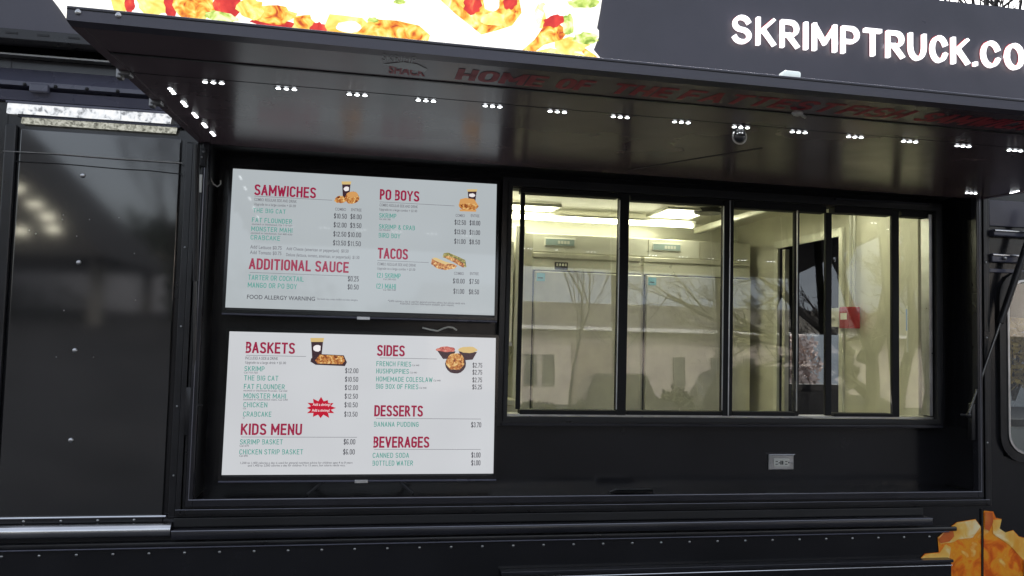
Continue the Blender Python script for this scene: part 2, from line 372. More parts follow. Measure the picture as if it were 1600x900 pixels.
# ================================================================ THE TRUCK
truck = empty('food_truck', (1.2, 1.2, 0))
tag(truck, 'black food truck with a raised awning over its lit serving window', 'food truck')
INV = Matrix.Translation((-1.2, -1.2, 0))
def tp(mb, name, m, parent=None, smooth=False):
    """a truck part given in world coordinates"""
    if parent is None:
        mb.b.transform(INV); return mb.build(name, m, truck, smooth)
    mb.b.transform(INV); return mb.build(name, m, parent, smooth)

XL, XR = -2.6, 6.9
# outer skin on the serving side, butted piece to piece
p = tp(MB().box(XL, -1.56, 0, .04, .42, 3.2), 'side_panel', paint)
p = tp(MB().box(-1.56, -.82, .004, .04, .42, 3.2), 'side_panel', paint)
lower = tp(MB().box(-.82, 3.235, 0, .04, .42, .86), 'lower_panel', paint)
head = tp(MB().box(-.82, 3.235, .0, .04, 2.475, 3.2), 'header_panel', paint)
tp(MB().box(XL, XR, 0.04, 2.5, 3.15, 3.2), 'roof', paint)
tp(MB().box(XL, XL+.04, .04, 2.46, .42, 3.15), 'end_panel', paint)
tp(MB().box(XL+.04, 3.0, .04, 2.46, .60, .66), 'floor', steel)
tp(MB().box(3.0, XR, .04, 2.46, .60, .66), 'cab_floor', matte)
# far side, with the cab window left open
def wall_with_hole(x0, x1, z0, z1, hx0, hx1, hz0, hz1, y0, y1):
    m = MB(); m.box(x0, hx0, y0, y1, z0, z1); m.box(hx1, x1, y0, y1, z0, z1)
    m.box(hx0, hx1, y0, y1, z0, hz0); m.box(hx0, hx1, y0, y1, hz1, z1); return m
tp(MB().box(XL, 3.0, 2.46, 2.5, .42, 3.15), 'far_side_panel', paint)
fw = MB(); fw.box(3.0, 3.5, 2.46, 2.5, .42, 3.15)
fw.box(4.05, 5.3, 2.46, 2.5, .42, 3.15); fw.box(6.5, XR, 2.46, 2.5, .42, 3.15)
for a, b in ((3.5, 4.05), (5.3, 6.5)):
    fw.box(a, b, 2.46, 2.5, .42, 1.02 if a > 5 else 1.3); fw.box(a, b, 2.46, 2.5, 1.92 if a > 5 else 1.72, 3.15)
tp(fw, 'far_cab_panel', matte)
for a, b in ((3.5, 4.05), (5.3, 6.5)):
    tp(MB().box(a, b, 2.475, 2.481, 1.02 if a > 5 else 1.3, 1.92 if a > 5 else 1.72), 'cab_window_pane', cglass)
nf = MB(); nf.box(XR-.04, XR, .04, 2.46, .42, 1.3); nf.box(XR-.04, XR, .04, 2.46, 2.2, 3.15)
nf.box(XR-.04, XR, .04, .2, 1.3, 2.2); nf.box(XR-.04, XR, 2.3, 2.46, 1.3, 2.2)
tp(nf, 'nose_panel', paint)
tp(MB().box(XR-.023, XR-.017, .2, 2.3, 1.3, 2.2), 'windscreen', cglass)

# cab side with its rounded window
cab = MB()
cx0, cx1, cz0, cz1 = 3.345, 4.35, 1.075, 2.03
cab.box(3.235, cx0, 0, .04, .42, 3.2); cab.box(cx1, XR, 0, .04, .42, 3.2)
cab.box(cx0, cx1, 0, .04, .42, cz0); cab.box(cx0, cx1, 0, .04, cz1, 3.2)
cabp = tp(cab, 'cab_side', paint)
fr = tp(MB().ring(3.315, 4.38, 1.045, 2.06, .045, -.018, .035, rad=.14), 'cab_window_frame', trim, smooth=True)
tp(MB().ring(3.358, 4.337, 1.088, 2.017, .012, -.024, -.005, rad=.11), 'chrome_edge', alu, fr, True)
tp(MB().box(3.35, 4.345, .012, .017, 1.08, 2.025), 'glass_pane', cglass, fr)
dv = MB(); dv.tube((3.62, .03, 2.02), (3.86, .06, 1.5), .018); dv.box(3.42, 3.62, .05, .10, 1.09, 1.22, .01)
tp(dv, 'window_fittings', grey_p, fr)
for z0, z1, y in ((2.243, 2.278, -.045), (2.104, 2.150, -.03)):
    tp(MB().box(3.262, 4.9, y, -.002, z0, z1, .006), 'guard_rail', slate)
    tp(MB().tube((3.262, y-.003, z1-.008), (4.9, y-.003, z1-.008), .006), 'rail_edge', polish)
tp(MB().box(3.262, 4.9, -.012, -.003, 2.05, 2.07, .003), 'body_moulding', slate)
tp(MB().box(3.262, 4.9, -.012, -.002, 2.30, 2.44, .003), 'cab_header_strip', fasc)
sl = MB()
for k in range(6): sl.ball((3.33+k*.26, -.04, 2.125), .010, 8)
tag(tp(sl, 'rail_bolts', rivet_m, smooth=True), kind='stuff')
sw = MB()
N = 28
for k in range(N):
    a0 = 2*math.pi*k/N; a1 = 2*math.pi*(k+1)/N
    f = lambda a: (3.93+.03*math.cos(a), 1.75+.17*math.cos(a), 1.50+.17*math.sin(a))
    sw.tube(f(a0), f(a1), .013, n=8)
sw.tube((3.93, 1.75, 1.50), (4.3, 1.75, 1.25), .025); sw.tube((3.93, 1.59, 1.50), (3.93, 1.91, 1.50), .012)
tp(sw, 'steering_wheel', dark_p, smooth=True)
seat = MB(); seat.box(3.55, 4.0, .35, .85, .75, .92, .05); seat.box(3.42, 3.6, .35, .85, .85, 1.30, .05)
tp(seat, 'driver_seat', matte, smooth=True)

# ---- left body door with its frame
door = tp(MB().box(-1.50, -.845, -.014, .002, .83, 2.485, .004), 'side_door', paint_side)
for z in (2.296, 1.915, 1.535, 1.152):
    x = -1.242+.014*(2.296-z)/1.144
    tp(MB().ball((x, -.016, z), .011, 12, (1, .6, 1)), 'bolt', rivet_m, door, True)
sp_ = MB()
for (px, py) in ((98, 343), (99, 336), (46, 360), (56, 365), (146, 558), (88, 558), (212, 469), (120, 369), (186, 340), (210, 396), (100, 485), (140, 343)):
    X, Z = P(px, py, -.014); sp_.ball((X, -.0145, Z), .0022, 6)
tag(tp(sp_, 'paint_specks', rivet_m, door), kind='stuff')
wi = MB(); 
pts = [P(5, 236, -.02), P(80, 240, -.02), P(180, 248, -.02), P(285, 255, -.02)]
for a, b in zip(pts, pts[1:]): wi.tube((a[0], -.022, a[1]), (b[0], -.022, b[1]), .0022, n=6)
tp(wi, 'wire', alu)
wi = MB()
pts = [P(8, 251, -.02), P(100, 256, -.02), P(190, 264, -.02), P(230, 266, -.02), P(285, 272, -.02)]
for a, b in zip(pts, pts[1:]): wi.tube((a[0], -.018, a[1]), (b[0], -.018, b[1]), .0018, n=6)
tp(wi, 'cable', matte)
tp(MB().box(-1.56, -1.515, -.022, 0, .83, 2.50, .006), 'door_post', trim)
tp(MB().box(-2.4, -.845, -.006, 0, .800, .822, .002), 'sill_flange', trim)
tp(MB().tube((-2.4, -.012, .826), (-.83, -.012, .826), .0045, n=8), 'bright_sill_edge', polish, smooth=True)
# two shiny light bars over the door and the sloping drip moulding above them
for k, (z0, z1, xa, xb, em, lb) in enumerate(((2.548, 2.590, -1.55, -.885, ledbar_e, 'bright white light bar above the black side door, the upper of two'),
                                              (2.508, 2.532, -1.49, -.86, ledbar_d, 'dimmer light bar above the black side door, the lower of two'))):
    t = empty('light_bar', ((xa+xb)/2, -.02, (z0+z1)/2)); tag(t, lb, 'light')
    off = t.location
    m = MB().box(xa-.01, xb+.01, -.03, -.002, z1+.001, z1+.012, .002); m.b.transform(Matrix.Translation(-off)); m.build('housing', slate, t)
    m = MB(); n = 22
    for i in range(n):
        a = xa+(xb-xa)*i/n; b = a+(xb-xa)/n*.94
        m.poly([(a, -.034, z1-.002), (b, -.034, z1-.002), (b-.008, -.022, z0), (a-.008, -.022, z0)], (0, .015, 0))
    m.b.transform(Matrix.Translation(-off)); m.build('diffuser', em, t)
tp(MB().box(-1.51, -.84, -.03, -.002, 2.534, 2.546, .002), 'bar_divider', matte)
dm = MB(); dm.poly([(-2.5, .0, 2.750), (-2.5, -.06, 2.68), (-2.5, -.06, 2.662), (-2.5, .0, 2.655)], (1.66, 0, 0))
tp(dm, 'drip_moulding', slate)
tp(MB().poly([(-2.5, .0, 2.652), (-2.5, -.045, 2.645), (-2.5, -.028, 2.605), (-2.5, 0, 2.604)], (1.66, 0, 0)), 'header_strip', slate)
bl = MB()
for px in (40, 88, 137, 185):
    X, Z = P(px, 141+(px-40)*.03, -.05); bl.ball((X, -.062, 2.666), .008, 8)
tag(tp(bl, 'moulding_bolts', matte, smooth=True), kind='stuff')
br = MB(); br.box(-1.455, -1.38, -.075, -.045, 2.635, 2.672, .006)
tp(br, 'moulding_clip', slate)

# ---- frame round the serving opening (three stepped ribs)
def rib(x0, x1, z0, z1, w, y0, name, m):
    f = MB(); f.box(x0, x0+w, y0, .0, z0, z1, .003); f.box(x1-w, x1, y0, .0, z0, z1, .003)
    f.box(x0+w, x1-w, y0, .0, z0, z0+w, .003)
    return tp(f, name, m)
rib(-.822, 3.262, .820, 2.47, .030, -.012, 'opening_frame', trim)
rib(-.790, 3.236, .832, 2.47, .022, -.026, 'opening_frame', trim)
rib(-.766, 3.212, .853, 2.47, .014, -.016, 'opening_frame', trim)
rib(-.748, 3.190, .868, 2.47, .030, -.040, 'opening_frame', rail_m)
sc_ = MB()
for z in (1.0, 1.3, 1.65, 2.0): sc_.ball((-.806, -.014, z), .005, 7)
for z in (1.15, 1.7, 2.1): sc_.ball((3.225, -.028, z), .005, 7)
for x in (-.6, -.3, 1.0, 1.3, 1.8, 2.4, 2.7): sc_.ball((x, -.014, .836), .0045, 7)
tag(tp(sc_, 'frame_screws', rivet_m, smooth=True), kind='stuff')
tp(MB().tube((-.735, -.041, .899), (3.178, -.041, .899), .0028, n=8), 'frame_highlight', highlight_m, smooth=True)  # thin pale tubes paint the highlight lines on the frame
tp(MB().tube((-.734, -.041, .90), (-.734, -.041, 2.44), .0022, n=8), 'frame_highlight', highlight_m, smooth=True)
tp(MB().tube((3.176, -.041, .90), (3.176, -.041, 2.44), .0022, n=8), 'frame_highlight', highlight_m, smooth=True)
tp(MB().tube((-.79, -.027, .854), (3.236, -.027, .854), .0016, n=8), 'frame_highlight', highlight_m, smooth=True)
tp(MB().tube((-.795, -.060, .771), (2.875, -.060, .771), .0032, n=8), 'rail_highlight', highlight_m, smooth=True)  # painted highlight along the black rail
# recess lining
tp(MB().box(-.735, -.718, .0, .23, .895, 2.475), 'recess_jamb', matte)
tp(MB().box(3.160, 3.178, .0, .23, .895, 2.475), 'recess_jamb', paint)
tp(MB().box(-.718, 3.160, .0, .23, .872, .893), 'recess_sill', paint)
tp(MB().box(-.718, 3.160, .0, .23, 2.47, 2.485), 'recess_head', matte)
rb = MB(); x0, x1, wz0, wz1 = .672, 3.07, 1.225, 2.412
rb.box(-.718, x0, .20, .23, .893, 2.47); rb.box(x1, 3.160, .20, .23, .893, 2.47)
rb.box(x0, x1, .20, .23, .893, wz0); rb.box(x0, x1, .20, .23, wz1, 2.47)
tp(rb, 'recess_panel', paint)
tp(MB().poly([(1.2, .06, .896), (1.42, .06, .896), (1.40, .02, .915), (1.22, .02, .915)], (0, .02, .0)), 'sill_latch', alu)
tp(MB().box(1.18, 1.30, .18, .199, 2.425, 2.437, .002), 'header_clip', grey_p)

# ---- serving window: frame, sashes, panes (the panes lean back a little)
wf = MB().ring(.640, 3.095, 1.205, 2.432, .042, .135, .199)
win = tp(wf, 'window_frame', trim)
tp(MB().ring(.668, 3.068, 1.232, 2.408, .020, .120, .150), 'frame_bead', matte, win)
tp(MB().box(3.020, 3.040, .145, .21, 1.27, 2.37), 'track_edge', alu, win)
tp(MB().box(.660, 3.075, .112, .134, 1.208, 1.222, .003), 'sill_track', rail_m, win)
tp(MB().box(2.44, 3.0, .112, .134, 2.418, 2.427, .003), 'head_track', rail_m, win)
tp(MB().box(.685, 3.05, .15, .245, 2.385, 2.407), 'head_rail', matte, win)
tp(MB().box(.69, 3.05, .15, .245, 1.253, 1.262), 'sill_rail', alu, win)
def bar(xa, xb, z0, z1, ya=.140, yb=.212, m=sash_m, nm='sash_bar'):
    return tp(MB().box(xa, xb, ya, yb, z0, z1, .003), nm, m, win)
Z0, Z1 = 1.262, 2.384
bar(.734, .756, 1.286, 2.362, .140, .16); bar(1.248, 1.298, Z0, Z1, .136, .185); bar(.756, 1.248, Z0, 1.284); bar(.734, 1.248, 2.363, 2.384)
bar(1.819, 1.873, Z0, Z1, .142, .185); bar(1.845, 1.852, Z0, Z1, .136, .141, alu, 'centre_strip')
bar(2.231, 2.260, Z0, Z1, .165, .19); bar(2.405, 2.440, 1.266, 2.35, .150, .172); bar(2.800, 2.842, Z0, Z1, .150, .172)
bar(2.457, 2.803, Z0, 1.279, .146); bar(1.306, 1.817, Z0, 1.283, .15); bar(1.879, 2.231, Z0, 1.283, .15)
bar(1.306, 1.817, 2.355, 2.384, .15); bar(1.879, 2.408, 2.348, 2.384, .15); bar(2.457, 2.803, 2.352, 2.384, .15); bar(2.857, 3.02, 2.352, 2.384, .15)
for x in (1.246, 1.812, 2.229): bar(x-.003, x+.003, 1.29, 2.35, .133, .1359, alu, 'bright_edge')
TILT = math.tan(math.radians(3.6))
def pane(xa, xb, off=0.):
    y = lambda z: .150+off+(z-1.27)*TILT
    m = MB(); m.poly([(xa, y(1.27), 1.27), (xb, y(1.27), 1.27), (xb, y(2.375), 2.375), (xa, y(2.375), 2.375)])
    tp(m, 'glass_pane', wglass, win)
pane(.745, 1.27); pane(1.28, 1.85, .004); pane(1.852, 2.25, .004); pane(2.252, 2.43, .004); pane(2.432, 2.83); pane(2.832, 3.03, .006)

# ---- lower body: bright rail, black rail, rivets, hatch
tp(MB().tube((-2.6, -.030, .772), (-.80, -.030, .772), .029, n=28), 'rub_rail', polish, smooth=True)
tp(MB().box(-.798, 2.86, -.012, -.002, .776, .816, .004), 'rail_shadow_channel', matte)
tp(MB().box(-.798, 2.88, -.062, -.002, .732, .774, .012), 'rub_rail', rail_m, smooth=True)
tp(MB().box(-2.6, 3.05, -.020, -.002, .694, .716, .006), 'lower_moulding', trim, smooth=True)
tp(MB().tube((-2.6, -.021, .692), (3.0, -.021, .692), .003, n=8), 'moulding_edge', slate, smooth=True)
rv = MB()
x = -2.5
while x < 3.1:
    rv.ball((x, -.0, .664), .0065, 8, (1, .7, 1)); x += .146
x = -2.42
while x < -.83:
    rv.ball((x, -.008, .811), .006, 8, (1, .7, 1)); x += .146
tag(tp(rv, 'rivets', rivet_m, smooth=True), kind='stuff')
hb = tp(MB().box(.655, 3.0, -.038, -.002, .30, .542, .004), 'fold_down_shelf', paint)
tp(MB().box(.650, 3.005, -.048, -.002, .5425, .558, .003), 'shelf_edge', rail_m, hb)
tp(MB().tube((.68, -.041, .528), (3.0, -.041, .528), .0035, n=8), 'shelf_trim', polish, hb, True)
tp(MB().box(-2.6, 5.9, .0, .03, .36, .418), 'skirt', matte)
# food graphic applied to the body (flat sticker, two pieces either side of the seam)
def sticker(pts, m, name, off, yb=-.0, parent=None):
    q = MB(); q.poly([(P(x, y, yb-off)[0], yb-off, P(x, y, yb-off)[1]) for x, y in pts])
    return tp(q, name, m, parent)
sg = sticker([(1482, 930), (1482, 882), (1464, 881), (1432, 879), (1445, 865), (1467, 863), (1465, 840), (1478, 828), (1495, 816), (1524, 811), (1533, 823), (1533, 930)], orng, 'food_graphic', .004)
sticker([(1466, 840), (1480, 828), (1495, 817), (1524, 812), (1532, 823), (1520, 840), (1497, 843), (1490, 847), (1470, 850)], orng_y, 'food_graphic_detail', .006, parent=sg)
sticker([(1466, 843), (1478, 830), (1489, 826), (1491, 838), (1484, 846), (1470, 849)], orng_r, 'food_graphic_detail', .008, parent=sg)
sticker([(1434, 878), (1446, 866), (1468, 864), (1478, 850), (1486, 855), (1482, 880)], orng_y, 'food_graphic_detail', .006, parent=sg)
sg = sticker([(1537, 930), (1537, 798), (1552, 799), (1556, 809), (1565, 811), (1562, 826), (1571, 832), (1583, 828), (1592, 838), (1640, 850), (1640, 930)], orng, 'food_graphic', .004)
sticker([(1550, 812), (1565, 812), (1562, 826), (1571, 832), (1583, 829), (1592, 839), (1640, 851), (1640, 885), (1600, 876), (1578, 852), (1552, 834)], orng_y, 'food_graphic_detail', .006, parent=sg)
sticker([(1539, 800), (1551, 801), (1552, 815), (1546, 830), (1539, 826)], orng_r, 'food_graphic_detail', .008, parent=sg)
tp(MB().box(3.203, 3.210, -.009, -.001, .42, .80), 'body_seam', matte)
tp(MB().box(3.45, 4.2, -.02, -.006, .42, .535, .008), 'hatch_plate', alu)

# ---- upper fascia that carries the signs
fa = MB()
FY = -.15
fa.poly([(XL, FY, 2.872), (XR, FY, 2.872), (XR, FY, 3.44), (XL, FY, 3.44)], (0, .11, 0))
fascia = tp(fa, 'sign_fascia', fasc)
tp(MB().box(XL, XR, FY-.012, FY+.08, 2.826, 2.872, .004), 'fascia_lip', trim, fascia)
hl = MB()
for x in (-1.52, -1.40, -1.28, -1.18): hl.box(x, x+.045, FY-.0145, FY-.0125, 2.848, 2.856)
tp(hl, 'lip_slots', matte, fascia)
tp(MB().box(XL, XR, -.05, -.001, 2.795, 2.802), 'fascia_bracket', alu, fascia)
tp(MB().box(XL, XR, -.04, .6, 3.2, 3.43), 'roof_box', paint)

# ---- awning: sheet hinged over the opening, falling slightly outwards
AX0, AX1, AL, AS = -.767, 3.22, 1.62, .043
def aw(X, t, h=0.): return (X, -t, 2.474-AS*t-.008*(X+.767)+h)
a = MB()
for (h0, h1, t0, t1, xa, xb) in ((.0, .03, 0, AL-.035, AX0+.03, AX1-.03),):
    a.poly([aw(xa, t0, h0), aw(xb, t0, h0), aw(xb, t1, h0), aw(xa, t1, h0)], (0, 0, h1-h0))
awn = tp(a, 'awning', underside)
e = MB(); e.poly([aw(AX0, AL-.034, -.002), aw(AX1, AL-.034, -.002), aw(AX1, AL, .004), aw(AX0, AL, .004)], (0, 0, .034))
tp(e, 'front_lip', fasc, awn)
tp(MB().tube(aw(AX0, AL-.001, .0385), aw(AX1, AL-.001, .0385), .0022, n=8), 'lip_highlight', highlight_m, awn, True)  # pale tube paints the highlight on the lip top
tp(MB().tube(aw(AX0, AL+.0005, .0335), aw(AX1, AL+.0005, .0335), .0018, n=8), 'lip_groove', matte, awn, True)
for xa, xb in ((AX0, AX0+.029), (AX1-.029, AX1)):
    e = MB(); e.poly([aw(xa, 0, -.003), aw(xb, 0, -.003), aw(xb, AL-.035, -.003), aw(xa, AL-.035, -.003)], (0, 0, .036)); tp(e, 'side_rail', underside, awn)
e = MB(); e.poly([aw(AX0-.003, .75, .010), aw(AX0-.001, .75, .010), aw(AX0-.001, AL, .010), aw(AX0-.003, AL, .010)], (0, 0, .012)); tp(e, 'light_leak_strip', s_white, awn)  # glowing strip paints light leaking along the awning edge
def abar(t0, t1, xa, xb, h, m, nm):
    e = MB(); e.poly([aw(xa, t0, -h), aw(xb, t0, -h), aw(xb, t1, -h), aw(xa, t1, -h)], (0, 0, h*.9)); tp(e, nm, m, awn)
abar(1.365, 1.378, AX0+.03, AX1-.03, .003, matte, 'sheet_seam')
abar(1.165, 1.168, AX0+.03, AX1-.03, .0012, rail_m, 'sheet_seam')
e = MB(); e.poly([aw(1.20, .12, -.002), aw(1.21, .12, -.002), aw(1.53, .82, -.002), aw(1.52, .82, -.002)], (0, 0, .0018)); tp(e, 'wire_channel', matte, awn)
bb = MB()
for px, py in ((122, 19), (185, 24)):
    X, Z = P(px, py, -AL); bb.ball((X, -AL-.001, Z), .008, 10, (1, .6, 1))
tag(tp(bb, 'lip_bolts', rivet_m, awn, True), kind='stuff')
for (t, ) in ((1.17,), (.80,)):
    e = MB(); e.box(AX0-.004, AX0+.032, -t-.022, -t+.022, 2.474-AS*t-.016, 2.474-AS*t-.002, .004); e.box(AX0-.010, AX0+.008, -t-.016, -t+.016, 2.474-AS*t-.026, 2.474-AS*t+.006, .004)
    tp(e, 'latch', mat('worn_latch', (.22, .22, .22), .35, .6), awn)
# the wording runs along the sheet; letters stand away from the wall
to_aw = lambda u, v: tuple(Vector(aw(u, v, -.0012)) - Vector((1.2, 1.2, 0)))
for wd, pa, pb in (('HOME', 712, 850), ('OF', 868, 922), ('THE', 953, 1048), ('FATTEST', 1062, 1302), ('FISH', 1312, 1412), ('SAMWICH', 1432, 1606)):
    xa = P(pa, 128+(pa-712)*.09, -1.45)[0]; xb = P(pb, 128+(pb-712)*.09, -1.45)[0]
    stroke_text('lettering', wd, ulet, awn, xa, xb, 1.415, .115, 0, .085, .6, .38, to=lambda u, v, h=0: to_aw(u, v))
text_obj('lettering', 'SHACK', ulet, awn, P(607, 118, -1.45)[0], P(665, 122, -1.45)[0], 1.42, .075, to=to_aw, bold=.03)
text_obj('lettering', 'SKRIMP', mat('faded_dark_lettering', (.035, .03, .03), .3), awn, P(596, 105, -1.5)[0], P(648, 108, -1.5)[0], 1.54, .06, to=to_aw, bold=.0)
e = MB(); ptsm = [(598, 109), (630, 104), (650, 105), (668, 110), (664, 114), (630, 112)]
q = []
for (x, y) in ptsm:
    X, Z = P(x, y, -1.5); q.append(aw(X, 1.52-(y-107)*.008, -.0014))
e.poly(q); tp(e, 'shrimp_mark', umark, awn)

# ---- gas struts
for nm, A, B in (('l', (-.735, -.02, 1.305), (-.755, -.12, 2.44)), ('r', (3.120, -.02, 1.292), (3.500, -.09, 2.40))):
    A = Vector(A); B = Vector(B)
    mid = B.lerp(A, .56) if nm == 'r' else B.lerp(A, .52)
    body = MB(); body.tube(mid, B, .0175 if nm == 'r' else .012, n=14)
    gs = tp(body, 'gas_strut', trim, smooth=True)
    tp(MB().tube(A, mid, .008, n=10), 'rod', mat('strut_rod', (.12, .12, .12), .25, 1.), gs, True)
    f = MB(); f.ball(A, .014, 10); f.tube(A, A+Vector((.03 if nm == 'l' else -.03, .02, 0)), .006); f.box(A.x-.035, A.x-.012, -.03, .0, A.z-.13, A.z+.08, .003) if nm == 'l' else f.box(A.x+.012, A.x+.035, -.03, .0, A.z-.13, A.z+.06, .003)
    tp(f, 'end_fitting', trim, gs, True)
    if nm == 'l':
        f = MB(); f.box(-.772, -.728, -.055, -.03, 2.36, 2.44, .004); tp(f, 'bracket', dark_p, gs)
        f = MB()
        for dx, dz in ((0, 0), (.02, .01), (.0, .03), (.025, .035), (.01, -.02)): f.ball((-.765+dx, -.058, 2.39+dz), .005, 7)
        tp(f, 'bracket_bolts', rivet_m, gs, True)
        tp(MB().box(-.768, -.742, -.044, -.04, 2.245, 2.325, .001), 'white_label', white_p, gs)
cb = MB()
pts = [P(x, y, .02) for x, y in ((327, 268), (329, 280), (333, 287), (339, 291), (344, 287), (344, 281))]
for a_, b_ in zip(pts, pts[1:]): cb.tube((a_[0], .03, a_[1]), (b_[0], .03, b_[1]), .003, n=7)
tp(cb, 'loose_cable', grey_p, smooth=True)

# ================================================================ LIGHTS ON THE AWNING
def led_module(label, loc, rz, group):
    o = MB(); o.box(-.037, .037, -.0075, .0075, -.0012, .003, .0005); b = o.build('led_module', grey_p if False else dark_p)
    for k in (-1, 0, 1):
        c = link('bulb', BULB, b, (k*.0250, 0, -.0012))
    b.location = loc; b.rotation_euler = (0, 0, rz)
    return tag(b, label, 'led light', group)
bm_ = MB().ball((0, 0, 0), .0072, 10, (1.05, 1, .35)); BULB = bpy.data.meshes.new('bulb'); bm_.b.to_mesh(BULB); bm_.b.free(); BULB.materials.append(lensm)
for p_ in BULB.polygons: p_.use_smooth = True
proto = None
xs_led = [-.505+.2235*k for k in range(16)]
ORD = ['leftmost', 'second from the left', 'third from the left', 'fourth from the left', 'fifth from the left', 'sixth from the left, above PO BOYS', 'seventh from the left',
       'sixth from the right', 'fifth from the right, beside the dome camera', 'fourth from the right, right of the camera', 'third from the right', 'second from the right', 'rightmost in the picture', 'past the right picture edge',
       'second past the right picture edge', 'farthest right on the awning']
for k, x in enumerate(xs_led):
    loc = aw(x, 1.13, -.0005)
    if proto is None: o = proto = led_module('', loc, 0, 'led modules along the front of the awning')
    else:
        o = copy_tree(proto); o.location = loc
    o['label'] = 'light module of the front awning row, ' + ORD[k]
for k, t in enumerate((.97, .79, .61, .43, .26)):
    o = copy_tree(proto); o.location = aw(-.665, t, -.0005); o.rotation_euler = (0, 0, math.pi/2); o['group'] = 'led modules down the left side of the awning'
    o['label'] = 'light module on the left side row, ' + ['nearest the awning front', 'second from the awning front', 'middle of the five', 'second from the wall', 'nearest the wall'][k]
o = copy_tree(proto); o.location = aw(3.02, .17, -.0005); o['group'] = 'led modules at the right end of the awning'; o['label'] = 'light module over the dark jamb right of the serving window'
o = copy_tree(proto); o.location = aw(3.165, .29, -.0005); o.rotation_euler = (0, 0, math.radians(80)); o['group'] = 'led modules at the right end of the awning'; o['label'] = 'light module at the upper end of the slanting right strut'

# dome camera under the awning, and a small marker lamp on the front lip
sc = empty('dome_camera', aw(1.290, 1.10)); tag(sc, 'small clear dome camera under the awning above the window middle', 'security camera')
MB().tube((0, 0, -.001), (0, 0, -.018), .022, n=20).build('mount', dark_p, sc, True)
MB().ball((0, 0, -.028), .024, 20, (1, 1, 1)).build('dome', mat('smoked_dome', (.02, .02, .02), .04, coat=1., spec=1.), sc, True)
m = MB(); N = 20
for k in range(N):
    a0, a1 = 2*math.pi*k/N, 2*math.pi*(k+1)/N
    m.tube((.026*math.cos(a0), -.006, -.030+.026*math.sin(a0)), (.026*math.cos(a1), -.006, -.030+.026*math.sin(a1)), .003, n=6)
m.build('bright_ring', alu, sc, True)
X, Z = P(1246, 158, -1.42)
hk = empty('lock_fitting', aw(X, 1.42, -.004)); tag(hk, 'small pale lock fitting on the awning sheet above the right half of the window', 'lock')
MB().ball((0, 0, -.008), .016, 12, (1.2, 1, .6)).build('lock_body', grey_p, hk, True); MB().tube((.01, 0, -.01), (.045, .03, -.01), .005).build('lock_arm', alu, hk, True)
X, Z = P(1242, 123, -AL)
ml = empty('marker_lamp', (X, -AL+.03, aw(X, AL)[2]+.052)); tag(ml, 'small pale marker lamp standing on the top edge of the awning lip', 'marker lamp')
MB().box(-.028, .028, -.02, .02, -.012, .012, .008).build('lens', mat('pale_lens', (.75, .8, .78), .3, emit=(.7, .8, .78), es=.5), ml, True)
MB().box(-.032, .032, -.024, .024, -.02, -.012, .002).build('base', dark_p, ml)

# ================================================================ SIGNS
ws = empty('website_sign', (2.7, FY, 3.1)); tag(ws, 'white lit channel letters of a web address on the upper fascia', 'sign')
txt = 'SKRIMPTRUCK.COM'
SX0, SXO = 1.700, 2.0
# glyph by glyph, so every letter is a part
lay, _w = stroke_layout(txt, .66, .40); th = .0092; hz = .140
i12 = [p[0] for q in lay[12][1] for p in q]
xs0 = P(1146, 45, FY-.03)[0]+th; xs1 = P(1536, 90, FY-.03)[0]+th; kx = (xs1-xs0)/min(i12); i12x = min(i12); zb = P(1165, 68, FY-.03)[1]+.002
for c_, sts in lay:
    par = None
    for nm, m, y0, y1, grow in (('letter_halo', halo_r, -.0015, -.004, .002), ('letter_face', letter_e, -.0085, -.030, 0)):  # red plate behind each face paints its halo glow
        q = MB()
        for si, st in enumerate(sts):
            st = [(i12x+(p[0]-i12x)*1.16, p[1]) if p[0] >= i12x else p for p in st]
            sh_ = .005 if nm == 'letter_halo' else 0
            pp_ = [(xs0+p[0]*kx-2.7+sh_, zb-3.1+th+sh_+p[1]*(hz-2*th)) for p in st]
            if c_ == '.': pp_ = [(pp_[0][0], zb-3.1), (pp_[0][0], zb-3.1+2.2*th)]
            elif st[0] != st[-1]:
                for e0, e1 in ((0, 1), (-1, -2)):
                    a, b = pp_[e0], pp_[e1]; l = math.hypot(a[0]-b[0], a[1]-b[1]); pp_[e0] = (a[0]+(a[0]-b[0])/l*th*.9, a[1]+(a[1]-b[1])/l*th*.9)
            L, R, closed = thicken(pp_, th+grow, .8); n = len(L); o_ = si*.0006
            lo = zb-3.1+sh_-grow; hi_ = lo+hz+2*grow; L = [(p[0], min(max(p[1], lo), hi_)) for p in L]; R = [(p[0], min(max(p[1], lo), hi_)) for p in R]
            A_ = [[q.b.verts.new((p[0], yy-o_, p[1])) for p in S] for S in (L, R) for yy in (y0, y1)]      # L back, L front, R back, R front
            for k in range(n if closed else n-1):
                j_ = (k+1) % n
                for a, b in ((0, 1), (1, 3), (3, 2), (2, 0)): q.b.faces.new((A_[a][k], A_[a][j_], A_[b][j_], A_[b][k]))
            if not closed:
                for k in (0, n-1): q.b.faces.new((A_[0][k], A_[1][k], A_[3][k], A_[2][k]))
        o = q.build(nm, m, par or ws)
        if nm == 'letter_halo': par = o
fs_ = empty('food_sign', (-.1, FY, 3.1)); tag(fs_, 'glowing lit sign picturing fried food, bread and lettuce above the awning', 'sign')
def spoly(pts, m, nm, lay):
    Y = FY-.022-lay*.0012
    q = MB(); L = [(P(x, y, Y)[0]+.1, Y-FY, P(x, y, Y)[1]-3.1) for x, y in pts]; q.poly(L); return q.build(nm, m, fs_)
Y = FY-.002
out = [(60, -60), (83, 0), (94, 14), (105, 30), (300, 110), (600, 130), (943, 118), (936, 92), (926, 80), (934, 60), (934, 50), (931, 46), (936, 20), (939, 0), (930, -60)]
